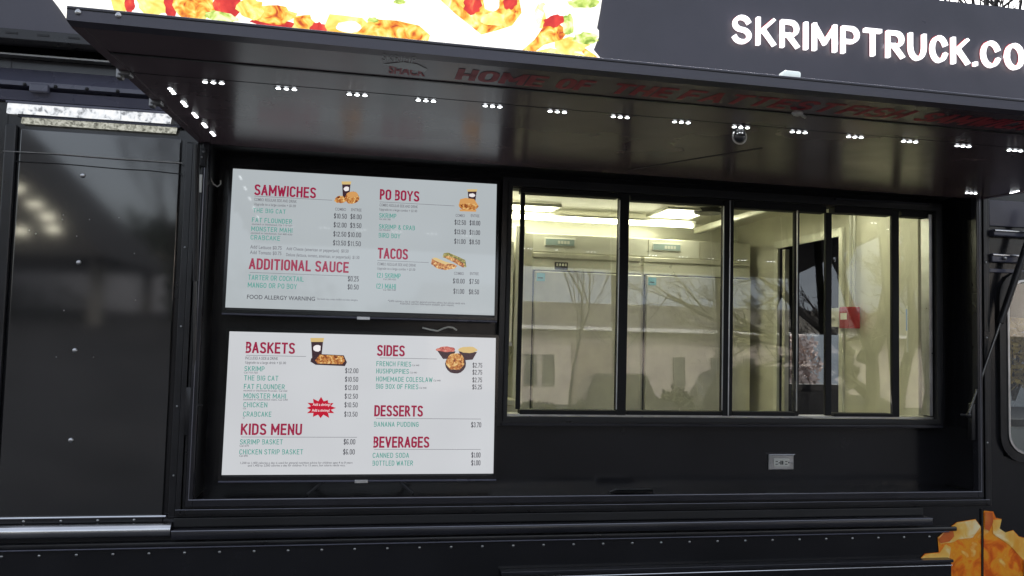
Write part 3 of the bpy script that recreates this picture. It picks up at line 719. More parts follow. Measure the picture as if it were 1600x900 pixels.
q = MB(); q.poly([(P(x, y, Y)[0]+.1, Y-FY, P(x, y, Y)[1]-3.1) for x, y in out], (0, -.018, 0)); q.build('light_box', s_white, fs_)
def blob(cx, cy, rx, ry, n=18, rot=0., rough=.18, seed=0):
    r = random.Random(seed+int(cx)); o = []
    for k in range(n):
        a = 2*math.pi*k/n; s = 1+r.uniform(-rough, rough); x = rx*s*math.cos(a); y = ry*s*math.sin(a)
        o.append((cx+x*math.cos(rot)-y*math.sin(rot), cy+x*math.sin(rot)+y*math.cos(rot)))
    return o
for pts, m, lay in (
    (blob(190, 0, 14, 22), s_yel, 1), (blob(203, 4, 8, 16), s_red, 2), (blob(240, 6, 26, 18), s_yel, 1), (blob(268, 4, 11, 22), s_red, 2),
    (blob(303, 8, 32, 24, rough=.1), s_fried, 3), (blob(356, 8, 24, 22), s_red, 2), (blob(345, 27, 26, 9, rot=.2), s_grn, 4), (blob(392, 14, 22, 16), s_yel, 3), (blob(428, 38, 34, 10, rot=.12), s_red, 2),
    (blob(425, 22, 38, 15, rot=.12), s_fried, 3), (blob(475, 38, 18, 16), s_fried, 4), (blob(497, 44, 13, 9), s_red, 5),
    ([(505, 45), (515, 22), (535, 24), (566, 28), (574, 36), (556, 54), (525, 56)], s_yel, 4), (blob(545, 42, 20, 9, rough=.08), s_white, 5),
    ([(553, 56), (575, 34), (585, 30), (620, 32), (655, 40), (672, 55), (668, 68), (640, 72), (600, 68)], s_fried, 6), (blob(585, 46, 16, 10, rot=-.8), s_red, 5),
    (blob(582, 31, 9, 4), s_grn, 7), (blob(625, 3, 9, 4), s_grn, 4),
    ([(684, -4), (735, -10), (810, -10), (815, 20), (800, 40), (775, 48), (752, 54), (735, 40), (712, 22)], s_fried, 4), (blob(738, 9, 14, 13), s_red, 6), (blob(768, 5, 13, 12, rough=.1), s_white, 7),
    (blob(797, 2, 10, 14), s_red, 6), (blob(770, 30, 18, 11), s_yel, 6),
    ([(735, 58), (770, 52), (808, 40), (835, 10), (850, 20), (838, 60), (815, 82), (780, 78)], s_white, 5),
    ([(812, 82), (835, 62), (850, 40), (870, 35), (888, 48), (878, 62), (850, 70), (832, 84)], s_fried, 6), (blob(865, 33, 17, 9, rot=-.3), s_red, 8),
    (blob(845, 25, 9, 22), s_yel, 5), (blob(858, 14, 9, 9, rough=.1), s_white, 8), (blob(888, 38, 9, 17), s_grn, 7), (blob(910, 5, 25, 8), s_grn, 5), (blob(915, 60, 20, 9), s_grn, 6), (blob(895, 70, 26, 12), s_yel, 5),
    ([(820, 84), (860, 75), (900, 82), (925, 90), (938, 100), (860, 96)], s_yel, 6), ([(903, 74), (915, 76), (930, 86), (941, 96), (922, 96)], s_fried, 8)):
    spoly(pts, m, 'picture_patch', lay)

# ================================================================ MENU SCREENS
def menu(label, badge_px, z0, z1, x0, x1, px_corners, disp, items):
    H = z1-z0; Wd = x1-x0; xc = (x0+x1)/2
    t = empty('menu_screen', (xc, .085, z0)); tag(t, label, 'screen', 'menu screens beside the serving window'); t.rotation_euler = (-math.radians(3.0), 0, 0)
    b = .014
    MB().ring(-Wd/2-b, Wd/2+b, -b-.010, H+b, b, -.004, .02).build('bezel', bezel, t)
    MB().box(-Wd/2-b, Wd/2+b, .0205, .052, -b-.010, H+b, .006).build('housing', dark_p, t)
    MB().box(-Wd/2-b, Wd/2+b, -.010, .018, -b-.020, -b-.011, .003).build('lower_edge', slate, t)
    MB().box(-.030, .030, -.013, -.008, -b-.026, -b-.010, .002).build('badge', alu, t)
    d = MB().poly([(-Wd/2, 0, 0), (Wd/2, 0, 0), (Wd/2, 0, H), (-Wd/2, 0, H)]).build('display', disp, t)
    (ax, ay), (bx, by), (cx_, cy_), (dx, dy) = px_corners      # TL TR BR BL in the photograph
    def uv(x, y):
        v = .5
        for _ in range(3):
            lx = ax+(dx-ax)*v; rx = bx+(cx_-bx)*v; u = (x-lx)/(rx-lx)
            ty = ay+(by-ay)*u; bt = dy+(cy_-dy)*u; v = (y-ty)/(bt-ty)
        return (u-.5)*Wd, (1-v)*H
    for it in items:
        k = it[0]
        if k in ('h', 'i', 'p', 's', 'c', 'w'):
            _, s, xa, xb, yb, chh = it
            a_ = uv(xa, yb); b_ = uv(xb, yb)
            m, nm, bold = {'h': (t_red, 'heading', .028), 'i': (t_teal, 'menu_item', .02), 'p': (t_dark, 'price', .022), 's': (t_grey, 'small_print', .03), 'c': (t_dark, 'notice', .03), 'w': (t_white, 'burst_lettering', .02)}[k]
            if k in ('h', 'p', 'i'):
                stroke_text(nm, s, m, d, a_[0], b_[0], a_[1], chh/abs(dy-ay)*H, -.0012, *{'h': (.085, .40, .27), 'p': (.062, .46, .30), 'i': (.064, .56, .36)}[k])
            else: text_obj(nm, s, m, d, a_[0], b_[0], a_[1], chh/abs(dy-ay)*H, y=-.0012 if k != 'w' else -.003, bold=bold*.4)
        elif k == 'l':
            _, xa, xb, y = it; a_ = uv(xa, y); b_ = uv(xb, y)
            MB().poly([(a_[0], -.001, a_[1]-.0012), (b_[0], -.001, a_[1]-.0012), (b_[0], -.001, a_[1]+.0008), (a_[0], -.001, a_[1]+.0008)]).build('rule', t_grey, d)
        elif k == 'g':
            _, pts, m, lay, nm = it
            MB().poly([(uv(x, y)[0], -.001-.0004*lay, uv(x, y)[1]) for x, y in pts]).build(nm, m, d)
    return t
def cup(x, y, w, h):
    """paper cup, left top x,y"""
    return [('g', [(x, y), (x+w, y), (x+w*.85, y+h), (x+w*.15, y+h)], cup_m, 1, 'cup_picture'), ('g', [(x-1, y-h*.04), (x+w+1, y-h*.04), (x+w, y+h*.14), (x, y+h*.14)], slaw_m, 2, 'cup_picture'),
            ('g', blob(x+w*.5, y+h*.42, w*.33, h*.15, 10), t_white, 3, 'cup_picture')]
A = []
A += [('h', 'SAMWICHES', 393.5, 487, 301.5+2, 17.5), ('l', 394, 512, 305), ('s', 'COMBO: REGULAR SIDE AND DRINK', 394, 458, 312.5, 4.6), ('s', 'Upgrade to a large combo + $1.00', 394, 457, 319.5, 4),
      ('i', 'THE BIG CAT', 393, 442, 331, 7), ('i', 'FAT FLOUNDER', 392, 452, 346.5, 7.5), ('s', 'sauteed or blackened, Cal 510-650', 392, 453, 350.5, 2.6), ('i', 'MONSTER MAHI', 391.5, 453, 360.5, 7.5), ('s', 'sauteed or blackened, Cal 480-620', 391, 453, 364.5, 2.6), ('i', 'CRABCAKE', 391, 435, 374, 7.5),
      ('s', 'COMBO', 517, 534, 328, 4.6), ('s', 'ENTREE', 542, 558, 329, 4.6)]
for (a_, b_), y in zip((('$10.50', '$8.00'), ('$12.00', '$9.50'), ('$12.50', '$10.00'), ('$13.50', '$11.50')), (340.5, 354.5, 369, 383)):
    A += [('p', a_, 515.5, 535.5, y, 8), ('p', b_, 541 if len(b_) < 6 else 538, 558.5, y+1, 8)]
A += [('s', 'Add Lettuce $0.75', 391, 438, 388, 5.5), ('s', 'Add Cheese (american or pepperjack)  $0.50', 445, 540, 390.5, 5), ('s', 'Add Tomato $0.75', 391, 438, 396.5, 5.5), ('s', 'Deluxe (lettuce, tomato, american, or pepperjack)  $1.50', 445, 557, 400, 5),
      ('h', 'ADDITIONAL SAUCE', 390.5, 541, 420.5, 17.5), ('l', 392, 556, 425.5), ('i', 'TARTER OR COCKTAIL', 390, 473, 437, 8), ('i', 'MANGO OR PO BOY', 390, 463, 449, 8),
      ('p', '$0.25', 540, 557, 439.5, 8), ('p', '$0.50', 540, 557, 452, 8), ('c', 'FOOD ALLERGY WARNING', 389.5, 491, 466.5, 6.4), ('s', 'Our foods may contain shellfish and other allergens', 494, 556, 468, 2.8)]
A += [('h', 'PO BOYS', 586, 649, 311, 17.5), ('l', 586, 706, 314.5), ('s', 'COMBO: REGULAR SIDE AND DRINK', 586, 647, 321.5, 4.6), ('s', 'Upgrade to a large combo + $1.00', 586, 646, 328, 4), ('i', 'SKRIMP', 586, 613, 339.5, 7.5), ('s', 'Cal 690-780', 586, 604, 343, 2.6),
      ('i', 'SKRIMP & CRAB', 586, 643, 357, 7.5), ('s', 'Cal 720-810', 586, 604, 360, 2.6), ('i', 'BIRD BOY', 586, 620, 371, 7.5), ('s', 'COMBO', 708, 723, 338.5, 4.6), ('s', 'ENTREE', 733, 747, 339, 4.6)]
for (a_, b_), y in zip((('$12.50', '$10.00'), ('$13.50', '$11.00'), ('$11.00', '$8.50')), (351, 366, 381)): A += [('p', a_, 706.5, 725, y, 8), ('p', b_, 731, 748.5, y+1, 8)]
A += [('h', 'TACOS', 585, 633, 404, 17.5), ('l', 585, 666, 407), ('s', 'COMBO: REGULAR SIDE AND DRINK', 585, 646, 414.5, 4.6), ('s', 'Upgrade to a large combo + $1.00', 585, 645, 421, 4), ('i', '(2) SKRIMP', 585, 622, 434, 8), ('s', 'Cal 380-420', 595, 615, 437.5, 2.6), ('i', '(2) MAHI', 584.5, 615, 451, 8.5), ('s', 'Cal 400-440', 595, 615, 454, 2.6),
      ('s', 'COMBO', 707, 723, 429.5, 4.6), ('s', 'ENTREE', 733, 747, 430, 4.6), ('p', '$10.00', 705.5, 724.5, 443, 8), ('p', '$7.50', 732, 748, 444, 8), ('p', '$11.00', 706.5, 724, 459, 8), ('p', '$8.50', 731.5, 748, 460, 8),
      ('s', '*2,000 calories a day is used for general nutrition advice, but calorie needs vary.', 603, 726, 471.5, 3.2), ('s', 'Additional nutrition information available upon request.', 622, 708, 475.5, 3.2)]
A += cup(526.5, 283, 13.5, 26)+[('g', blob(524, 311, 9, 5.5, seed=3), food_b, 4, 'side_picture'), ('g', blob(543, 308, 11, 10, rough=.06, seed=5), food_b, 5, 'sandwich_picture'), ('g', blob(543, 303, 9, 4.5, rough=.05), bun_m, 6, 'sandwich_picture')]
A += cup(727, 296, 15, 20)+[('g', blob(728.5, 322, 16, 7, rough=.06, rot=.05), food_b, 5, 'sandwich_picture'), ('g', [(713, 319), (715, 311), (724, 309), (738, 311), (744, 320), (730, 318)], bun_m, 6, 'sandwich_picture'), ('g', [(714, 327), (742, 328), (741, 331), (715, 330)], bun_m, 6, 'sandwich_picture')]
A += [('g', [(671, 404), (677, 408), (690, 413), (706, 413), (712, 416), (708, 420), (693, 422.5), (680, 420), (670, 413)], food_b, 3, 'taco_picture'), ('g', [(672, 403), (678, 403), (692, 409), (706, 413), (690, 413.5), (677, 409)], slaw_m, 2, 'taco_picture'),
      ('g', [(688, 402), (690, 396), (697, 395), (712, 401), (725, 407), (727, 418), (722, 418), (708, 411), (695, 405)], food_g, 4, 'taco_picture'), ('g', [(690, 402), (697, 405), (709, 412), (722, 419), (724, 413), (710, 405), (697, 400)], food_b, 5, 'taco_picture')]
menu('upper menu screen listing SAMWICHES, PO BOYS and TACOS', 0, 1.742, 2.392, -.640, .606, ((360.5, 261), (775, 287.2), (773.5, 493), (358.5, 480)), disp_a, A)
B = []
B += [('h', 'BASKETS', 381, 455, 551.5, 18), ('l', 382, 472, 555), ('s', 'INCLUDES A SIDE & DRINK', 381, 430, 561.5, 4.6), ('s', 'Upgrade to a large drink + $1.00', 381, 442, 568, 4)]
for s, x1_, y in (('SKRIMP', 410, 580), ('THE BIG CAT', 431, 594.5), ('FAT FLOUNDER', 441, 608), ('MONSTER MAHI', 443, 622.5), ('CHICKEN', 415.5, 636.5), ('CRABCAKE', 422, 651)):
    B += [('i', s, 380, x1_, y, 8)]
for s, x1_, y in (('Cal 710-760', 400, 583.5), ('sauteed or blackened flounder, Cal 560', 445, 611.5), ('sauteed or blackened mahi, Cal 640', 446, 625.5), ('Cal', 384, 639.5), ('Cal', 382, 654)): B += [('s', s, 379.5, x1_, y, 2.6)]
for s, y in (('$12.00', 583), ('$10.50', 596.5), ('$12.00', 609.5), ('$12.50', 623), ('$10.50', 636.5), ('$13.50', 651)): B += [('p', s, 532.5, 553, y, 8)]
B += [('h', 'KIDS MENU', 377, 468.5, 679.5, 18), ('l', 378, 553, 682.5), ('i', 'SKRIMP BASKET', 376.5, 440, 694, 8), ('s', 'Cal 670', 376, 390, 697.5, 3), ('i', 'CHICKEN STRIP BASKET', 376, 471, 709.5, 8), ('s', 'Cal 690', 376, 388.5, 713, 3),
      ('p', '$6.00', 532.5, 550.5, 694, 8.5), ('p', '$6.00', 532, 550, 709.5, 8.5), ('s', '1,200 to 1,400 calories a day is used for general nutrition advice for children ages 4 to 8 years', 378, 547, 724, 3.3), ('s', 'and 1,400 to 2,000 calories a day for children 9 to 13 years, but calorie needs vary.', 389, 536, 728, 3.3)]
B += [('h', 'SIDES', 581.5, 625.5, 556, 18), ('l', 586, 677, 559)]
for s, x1_, y in (('FRENCH FRIES', 636, 572), ('HUSHPUPPIES', 632.5, 583.5), ('HOMEMADE COLESLAW', 670.5, 596), ('BIG BOX OF FRIES', 648, 607.5)): B += [('i', s, 581, x1_, y, 8), ('s', 'Cal 440', x1_+1.5, x1_+13, y, 2.8)]
for s, y in (('$2.75', 574.5), ('$2.75', 585.5), ('$2.75', 597.5), ('$5.25', 608.5)): B += [('p', s, 735, 751, y, 8)]
B += [('h', 'DESSERTS', 579, 656, 650.5, 18), ('l', 582, 750, 653.5), ('i', 'BANANA PUDDING', 579, 649.5, 666.5, 8), ('p', '$3.70', 734, 750.5, 667.5, 8.5), ('h', 'BEVERAGES', 578.5, 667, 699, 18), ('l', 580, 750, 701.5),
      ('i', 'CANNED SODA', 578, 635, 714.5, 8), ('i', 'BOTTLED WATER', 578, 641.5, 726.5, 8), ('p', '$1.00', 735, 750, 714, 8.5), ('p', '$1.00', 735, 750, 726, 8.5)]
n = 24; st = []
r_ = random.Random(11)
for k in range(n):
    a_ = 2*math.pi*k/n; rr = (1.0+r_.uniform(-.08, .22)) if k % 2 == 0 else .72
    st.append((496.5+22*rr*math.cos(a_), 637.5+15*rr*math.sin(a_)))
B += [('g', st, burst_m, 2, 'red_burst'), ('w', 'Add a shrimp!', 484, 511, 634, 4.2), ('w', 'Add a shrimp!', 483, 510, 643, 4.2)]
B += cup(479, 529, 19, 35)+[('g', [(480, 560), (491, 553), (530, 555), (535, 566), (532, 572), (487, 570), (479, 565)], cup_m, 4, 'tray_picture'), ('g', [(486, 563), (493, 554), (529, 556), (532, 564), (528, 569), (490, 568)], food_b, 5, 'basket_picture')]
B += [('g', [(676, 546), (707, 549), (702, 560), (687, 561)], cup_m, 3, 'bowl_picture'), ('g', blob(691, 546, 15, 4.5, rough=.2, seed=2), pink_m, 4, 'fries_picture'), ('g', [(712, 549), (742, 550), (735, 562), (720, 563)], cup_m, 3, 'bowl_picture'),
      ('g', blob(727, 546.5, 15, 5, rough=.08), slaw_m, 4, 'slaw_picture'), ('g', blob(707.5, 568, 17, 16, rough=.02), cup_m, 6, 'bowl_picture'), ('g', blob(707, 565, 15, 13.5, rough=.08), food_b, 7, 'hushpuppies_picture')]
m2 = menu('lower menu screen listing BASKETS, KIDS MENU, SIDES and BEVERAGES', 0, .984, 1.634, -.622, .622, ((356.6, 517.2), (772.8, 527.9), (771.4, 738.3), (351, 741)), disp_b, B)
for s in (-1, 1):
    f = MB(); f.tube((s*.17, .02, -.03), (s*.24, -.02, -.085), .007, n=8); f.build('stand_foot', dark_p, m2, True)

# cable between the screens, outlet under the window
c = MB(); pts = [P(x, y, .1) for x, y in ((660, 512), (672, 515), (684, 517), (693, 513), (700, 511), (708, 512), (714, 516))]
for a_, b_ in zip(pts, pts[1:]): c.tube((a_[0], .10, a_[1]), (b_[0], .10, b_[1]), .004, n=7)
tag(c.build('screen_cable', grey_p, smooth=True), 'thin grey cable looping between the two menu screens', 'cable')
ou = empty('power_outlet', (2.115, .2, 1.010)); tag(ou, 'metal covered double power outlet on the black panel under the window', 'outlet')
Xa, Za = P(1201, 711, .19); Xb, Zb = P(1240, 734, .19); ou.location = ((Xa+Xb)/2, .2, (Za+Zb)/2); w, h = (Xb-Xa)/2, (Za-Zb)/2
MB().box(-w, w, -.012, -.001, -h, h, .004).build('plate', alu, ou)
MB().box(-w*.62, w*.62, -.0165, -.0125, -h*.58, h*.58, .002).build('receptacle', grey_p, ou)
f = MB()
for s in (-1, 1):
    f.box(s*w*.38-.008, s*w*.38+.004, -.0178, -.0168, .004, .008); f.box(s*w*.38-.008, s*w*.38+.004, -.0178, -.0168, -.010, -.006); f.ball((s*w*.38+.012, -.0168, -.001), .0035, 6)
f.box(-.008, -.002, -.0178, -.0168, -.010, .010); f.box(.002, .008, -.0178, -.0168, -.010, .010)
f.build('slots', matte, ou)
f = MB(); f.ball((-w*.85, -.012, 0), .005, 8); f.ball((w*.85, -.012, 0), .005, 8); tag(f.build('screws', rivet_m, ou, True), kind='stuff')
MB().box(-w-.003, w+.003, -.02, -.001, h+.001, h+.006, .002).build('hood', polish, ou)

# ================================================================ KITCHEN BEHIND THE WINDOW
CZ = 2.60
tp(MB().box(-.70, 3.02, .235, 2.44, CZ, CZ+.02), 'ceiling_panel', mat('ceiling_sheet', (.62, .61, .53), .4, bump=.001, bscale=3))
tp(MB().box(-.70, 3.02, 2.44, 2.455, .66, CZ), 'back_wall_panel', cream)
tp(MB().box(-.74, -.70, .235, 2.455, .66, CZ), 'kitchen_end_wall', cream)
# bulkhead with doorway to the cab
BX = 3.02
bh = MB(); bh.box(BX, BX+.03, .235, .97, .66, CZ+.02); bh.box(BX, BX+.03, 1.81, 2.455, .66, CZ+.02); bh.box(BX, BX+.03, .97, 1.81, 2.36, CZ+.02)
bulk = tp(bh, 'bulkhead', steel_w)
d = MB(); d.box(BX-.02, BX-.001, 1.76, 1.81, .66, 2.36, .002); d.box(BX-.02, BX-.001, .93, .97, .66, 2.40, .002); d.box(BX-.02, BX-.001, .97, 1.81, 2.345, 2.40, .002)
tp(d, 'door_frame', cream, bulk)
tp(MB().box(BX-.012, BX+.02, 1.66, 1.70, .66, 2.33), 'door_edge', steel, bulk)
for y in (.84, .80): tp(MB().tube((BX-.02, y, 1.88), (BX-.02, y, CZ), .009, n=10), 'conduit', grey_p, bulk, True)
fl = MB(); fl.tube((2.80, .45, 2.33), (2.80, .45, 2.33+.001), .001); fl.b.free()
# ceiling trunking running to the front
tp(MB().box(2.56, 2.62, .9, 2.3, 2.50, 2.55, .01), 'cable_trunk', cream)
# refrigerator with two doors along the far wall
FYc = 2.10
rf = empty('upright_refrigerator', (2.05, FYc, .66)); tag(rf, 'stainless two door upright refrigerator along the far kitchen wall', 'refrigerator')
def rp(mb, nm, m, par=None, sm=False):
    mb.b.transform(Matrix.Translation((-2.05, -FYc, -.66))); return mb.build(nm, m, par or rf, sm)
rp(MB().box(1.13, 2.955, FYc, FYc+.33, .68, 2.42, .004), 'cabinet', steel)
rp(MB().box(1.20, 2.045, FYc-.010, FYc-.001, 2.145, 2.225, .002), 'header_panel', cream); rp(MB().box(2.07, 2.94, FYc-.010, FYc-.001, 2.145, 2.225, .002), 'header_panel', cream)
rp(MB().box(1.20, 2.045, FYc-.022, FYc-.001, 2.235, 2.27, .004), 'header_rail', steel); rp(MB().box(2.07, 2.94, FYc-.022, FYc-.001, 2.235, 2.27, .004), 'header_rail', steel)
rp(MB().box(1.20, 1.94, FYc-.010, FYc-.001, 2.28, 2.415, .002), 'top_panel', cream); rp(MB().box(1.95, 2.10, FYc-.010, FYc-.001, 2.28, 2.415, .002), 'top_panel', cream); rp(MB().box(2.11, 2.52, FYc-.010, FYc-.001, 2.28, 2.415, .002), 'top_panel', cream)
rp(MB().box(2.53, 2.94, FYc-.010, FYc-.001, 2.28, 2.415, .002), 'top_panel', steel)
for xa, xb in ((1.215, 2.045), (2.085, 2.935)):
    rp(MB().box(xa-.008, xb+.008, FYc-.008, FYc-.001, .74, 2.140), 'gasket', gasket)
    dd = rp(MB().box(xa, xb, FYc-.05, FYc-.009, .75, 2.130, .006), 'door', steel)
    rp(MB().box(xa+.012, xa+.075, FYc-.0525, FYc-.051, 2.055, 2.115), 'blue_sticker', stick_b, dd)
    rp(MB().box(xa+.02, xa+.06, FYc-.0535, FYc-.053, 2.075, 2.082), 'sticker_lettering', dark_p, dd)
for xa in (1.29, 2.135):
    pl = rp(MB().box(xa, xa+.235, FYc-.020, FYc-.011, 2.325, 2.385, .003), 'label_plate', grey_p)
    rp(MB().box(xa+.008, xa+.227, FYc-.0225, FYc-.0208, 2.332, 2.378), 'label_face', teal_p, pl)
    q = MB(); [q.box(xa+.10+.024*k, xa+.118+.024*k, FYc-.0240, FYc-.0230, 2.343, 2.366) for k in range(4)]; rp(q, 'raised_mark', grey_p, pl)
q = MB(); q.box(1.37, 1.47, FYc-.030, FYc-.011, 2.150, 2.205, .003); vent = rp(q, 'thermometer_box', dark_p)
q = MB(); [q.box(1.38+.022*k, 1.393+.022*k, FYc-.033, FYc-.031, 2.175, 2.195) for k in range(4)]; rp(q, 'indicator', grey_p, vent)
# pilaster and wall cabinet at the left
tp(MB().box(1.045, 1.115, 1.95, 2.44, .66, 2.45, .004), 'pilaster', cream)
wc = empty('wall_cabinet', (.3, 1.9, 1.6)); tag(wc, 'cream wall cabinet seen through the open gap at the left of the window', 'cabinet')
MB().box(-.7, .72, -.02, .52, .0, .72, .004).build('cabinet_box', white_p, wc)
q = MB(); q.box(-.02, .69, -.034, -.021, .02, .70, .003); q.build('door', white_p, wc)
MB().box(-.7, .72, -.05, .0, -.03, -.002, .003).build('under_rail', alu, wc)
ct = empty('kitchen_counter', (1.4, 2.0, .66)); tag(ct, 'low stainless counter under the cream wall cabinet', 'counter')
MB().box(-2.0, -.36, -.25, .40, .50, .54, .004).build('worktop', steel, ct); MB().box(-1.95, -.38, -.2, .38, 0, .499).build('base', steel, ct)
sh = empty('serving_shelf', (1.8, .4, 1.2)); tag(sh, 'pale shelf just inside the serving window, papers at its right end', 'shelf')
MB().box(-1.15, 1.2, -.155, .10, -.01, .015, .004).build('shelf_top', white_p, sh)
q = MB(); q.box(-1.1, -1.07, -.1, .05, -.10, -.011); q.box(1.1, 1.13, -.1, .05, -.10, -.011); q.build('bracket', steel, sh)
pp = MB(); pp.poly([(2.45, .30, 1.219), (2.78, .28, 1.221), (2.80, .45, 1.230), (2.50, .47, 1.235)], (0, 0, .003))
tag(pp.build('paper_sheet', white_p), 'white sheet of paper lying on the shelf inside the window', 'paper')
# fire switch: grey box and red box on the bulkhead
al = empty('alarm_station', (BX-.03, .87, 1.81)); tag(al, 'red alarm box beside a pale switch box on the kitchen bulkhead', 'alarm box')
MB().box(-.055, .028, .00, .11, -.055, .065, .004).build('switch_box', grey_p, al)
MB().box(-.05, .028, -.105, -.002, -.065, .070, .004).build('red_box', red_p, al)
MB().box(-.053, -.0505, -.085, -.02, -.01, .03).build('white_tab', white_p, al)
q = MB(); q.tube((-.08, .05, .0), (-.055, .05, .0), .014, n=10); q.tube((-.08, .10, -.005), (-.055, .06, .0), .008); q.build('knob', grey_p, al, True)
st_ = empty('label_strip', (BX-.006, .25, 1.75)); tag(st_, 'narrow white strip with a blue panel on the steel wall at the window right end', 'wall strip')
MB().box(-.05, -.045, -.0, .012, -.14, .12).build('backing', white_p, st_); MB().box(-.052, -.0505, .001, .010, -.02, .10).build('blue_face', mat('blue_face', (.25, .4, .7), .4), st_)
# ceiling dome and lights
dc = empty('ceiling_dome', (2.48, 1.28, CZ)); tag(dc, 'round white dome camera on the kitchen ceiling', 'ceiling camera')
q = MB(); N = 20
for k in range(N):
    a0, a1 = 2*math.pi*k/N, 2*math.pi*(k+1)/N; q.tube((.07*math.cos(a0), .07*math.sin(a0), -.012), (.07*math.cos(a1), .07*math.sin(a1), -.012), .012, n=8)
q.build('ring', white_p, dc, True); MB().ball((0, 0, -.01), .055, 16, (1, 1, .7)).build('lens_dome', dark_p, dc, True)
vf = empty('ceiling_vent', (2.42, 1.7, CZ)); tag(vf, 'dark round vent on the kitchen ceiling left of the dome', 'vent')
MB().tube((0, 0, -.03), (0, 0, 0), .10, .12, n=24).build('vent_body', dark_p, vf, True)
def tube_light(x0, x1, y, z, label):
    t = empty('fluorescent_light', ((x0+x1)/2, y, z)); tag(t, label, 'ceiling light'); L = (x1-x0)/2
    MB().box(-L-.02, L+.02, -.03, .03, .0175, .032, .003).build('fixture', white_p, t)
    MB().tube((-L, 0, 0), (L, 0, 0), .0165, n=14).build('tube', tube_e, t, True)
    q = MB(); q.box(-L-.02, -L-.001, -.02, .02, -.02, .017, .002); q.box(L+.001, L+.02, -.02, .02, -.02, .017, .002); q.build('socket', white_p, t)
    return t
tube_light(.2, 2.44, 2.04, 2.525, 'long bright fluorescent tube above the refrigerator')
def troffer(x, y, w, h, label):
    t = empty('ceiling_panel_light', (x, y, CZ-.002)); tag(t, label, 'ceiling light')
    MB().ring(-w/2-.02, w/2+.02, -h/2-.02, h/2+.02, .02, 0, .02).build('frame', white_p, t).rotation_euler = (math.radians(-90), 0, 0)
    MB().box(-w/2, w/2, -h/2, h/2, -.012, -.004).build('diffuser', panel_e, t)
troffer(1.02, 1.95, .62, .22, 'bright ceiling light panel at the left, over the first refrigerator door')
troffer(2.26, 1.85, .32, .40, 'short ceiling light panel right of the first one')
troffer(2.74, .62, .4, .18, 'ceiling light panel above the doorway side near the window')
troffer(.0, 1.1, 1.2, .25, 'added ceiling light panel, unseen behind the menu screens')  # unseen lamp added to even out the kitchen light

# ================================================================ OUTSIDE, MIRRORED IN THE GLASS
bd = empty('pale_building', (9, -22, 2.0)); tag(bd, 'long pale stucco building mirrored in the serving window', 'building')
MB().box(-7, 30, -12, 0, -2.2, 2.7).build('wall', stucco, bd)
MB().box(-7.3, 30.3, -12.3, .35, 2.7, 3.55).build('roof_band', darkroof, bd)
MB().box(-7.4, 30.4, .36, .45, 2.62, 2.74).build('gutter', mat('white_gutter', (.8, .8, .78), .4), bd)
dk = mat('dark_glass', (.04, .045, .05), .15)
for x in (10.6, 12.0, 13.2, 15.8, 5.4, 6.0, 3.2):
    f = MB().box(x-9-.18, x-9+.18, .01, .05, .85, 1.8).build('window', dk, bd); MB().ring(x-9-.21, x-9+.21, .82, 1.83, .03, .02, .08).build('window_frame', darkroof, f)
f = MB().box(-2.2, -.6, .01, .03, -.2, 2.25).build('garage_opening', mat('tan_shutter', (.30, .25, .20), .7), bd)
for k in range(7): MB().box(-2.18, -.62, .031, .045, -.18+.345*k, .145+.345*k, .004).build('shutter_slat', mat('tan_shutter'), f)
cn_ = empty('dark_gable_canopy', (-10, -14, 0)); tag(cn_, 'dark gabled canopy with lit lamps mirrored in the left body panel', 'canopy')
MB().poly([(-6, 0, 3.0), (4.65, 0, 3.05), (2.85, 0, 4.85), (-1, 0, 8.6), (-6, 0, 8.6)], (0, -6, 0)).build('roof', mat('canopy_sheet', (.045, .042, .04), .6), cn_)
for x, y in ((-5, -1), (-5, -5), (4.2, -1), (4.2, -5)): MB().box(x-.12, x+.12, y-.12, y+.12, 0, 3.0).build('post', darkroof, cn_)
le = mat('canopy_lamp', (.9, .9, .8), .3, emit=(1., .95, .72), es=14)
for x, z in ((2.9, 4.36), (3.5, 3.81), (3.02, 3.50), (3.62, 3.57), (3.25, 4.05)): MB().box(x-.12, x+.12, .01, .08, z-.05, z+.05, .02).build('lamp', le, cn_)

wh = empty('grey_warehouse', (-16, -24, 2.0)); tag(wh, 'low grey warehouse mirrored dimly in the left body panel', 'building')
MB().box(-20, 9.5, -8, 0, -2.2, 1.75).build('wall', mat('grey_cladding', (.33, .34, .37), .7, var=.1), wh)
MB().box(-20.2, 9.7, -8.2, .15, 1.75, 2.0).build('roof_band', darkroof, wh)
for x in (-14, -8, -2, 4): MB().box(x-1.2, x+1.2, .01, .06, -2.0, .9).build('loading_door', mat('grey_door', (.2, .2, .21), .6), wh)

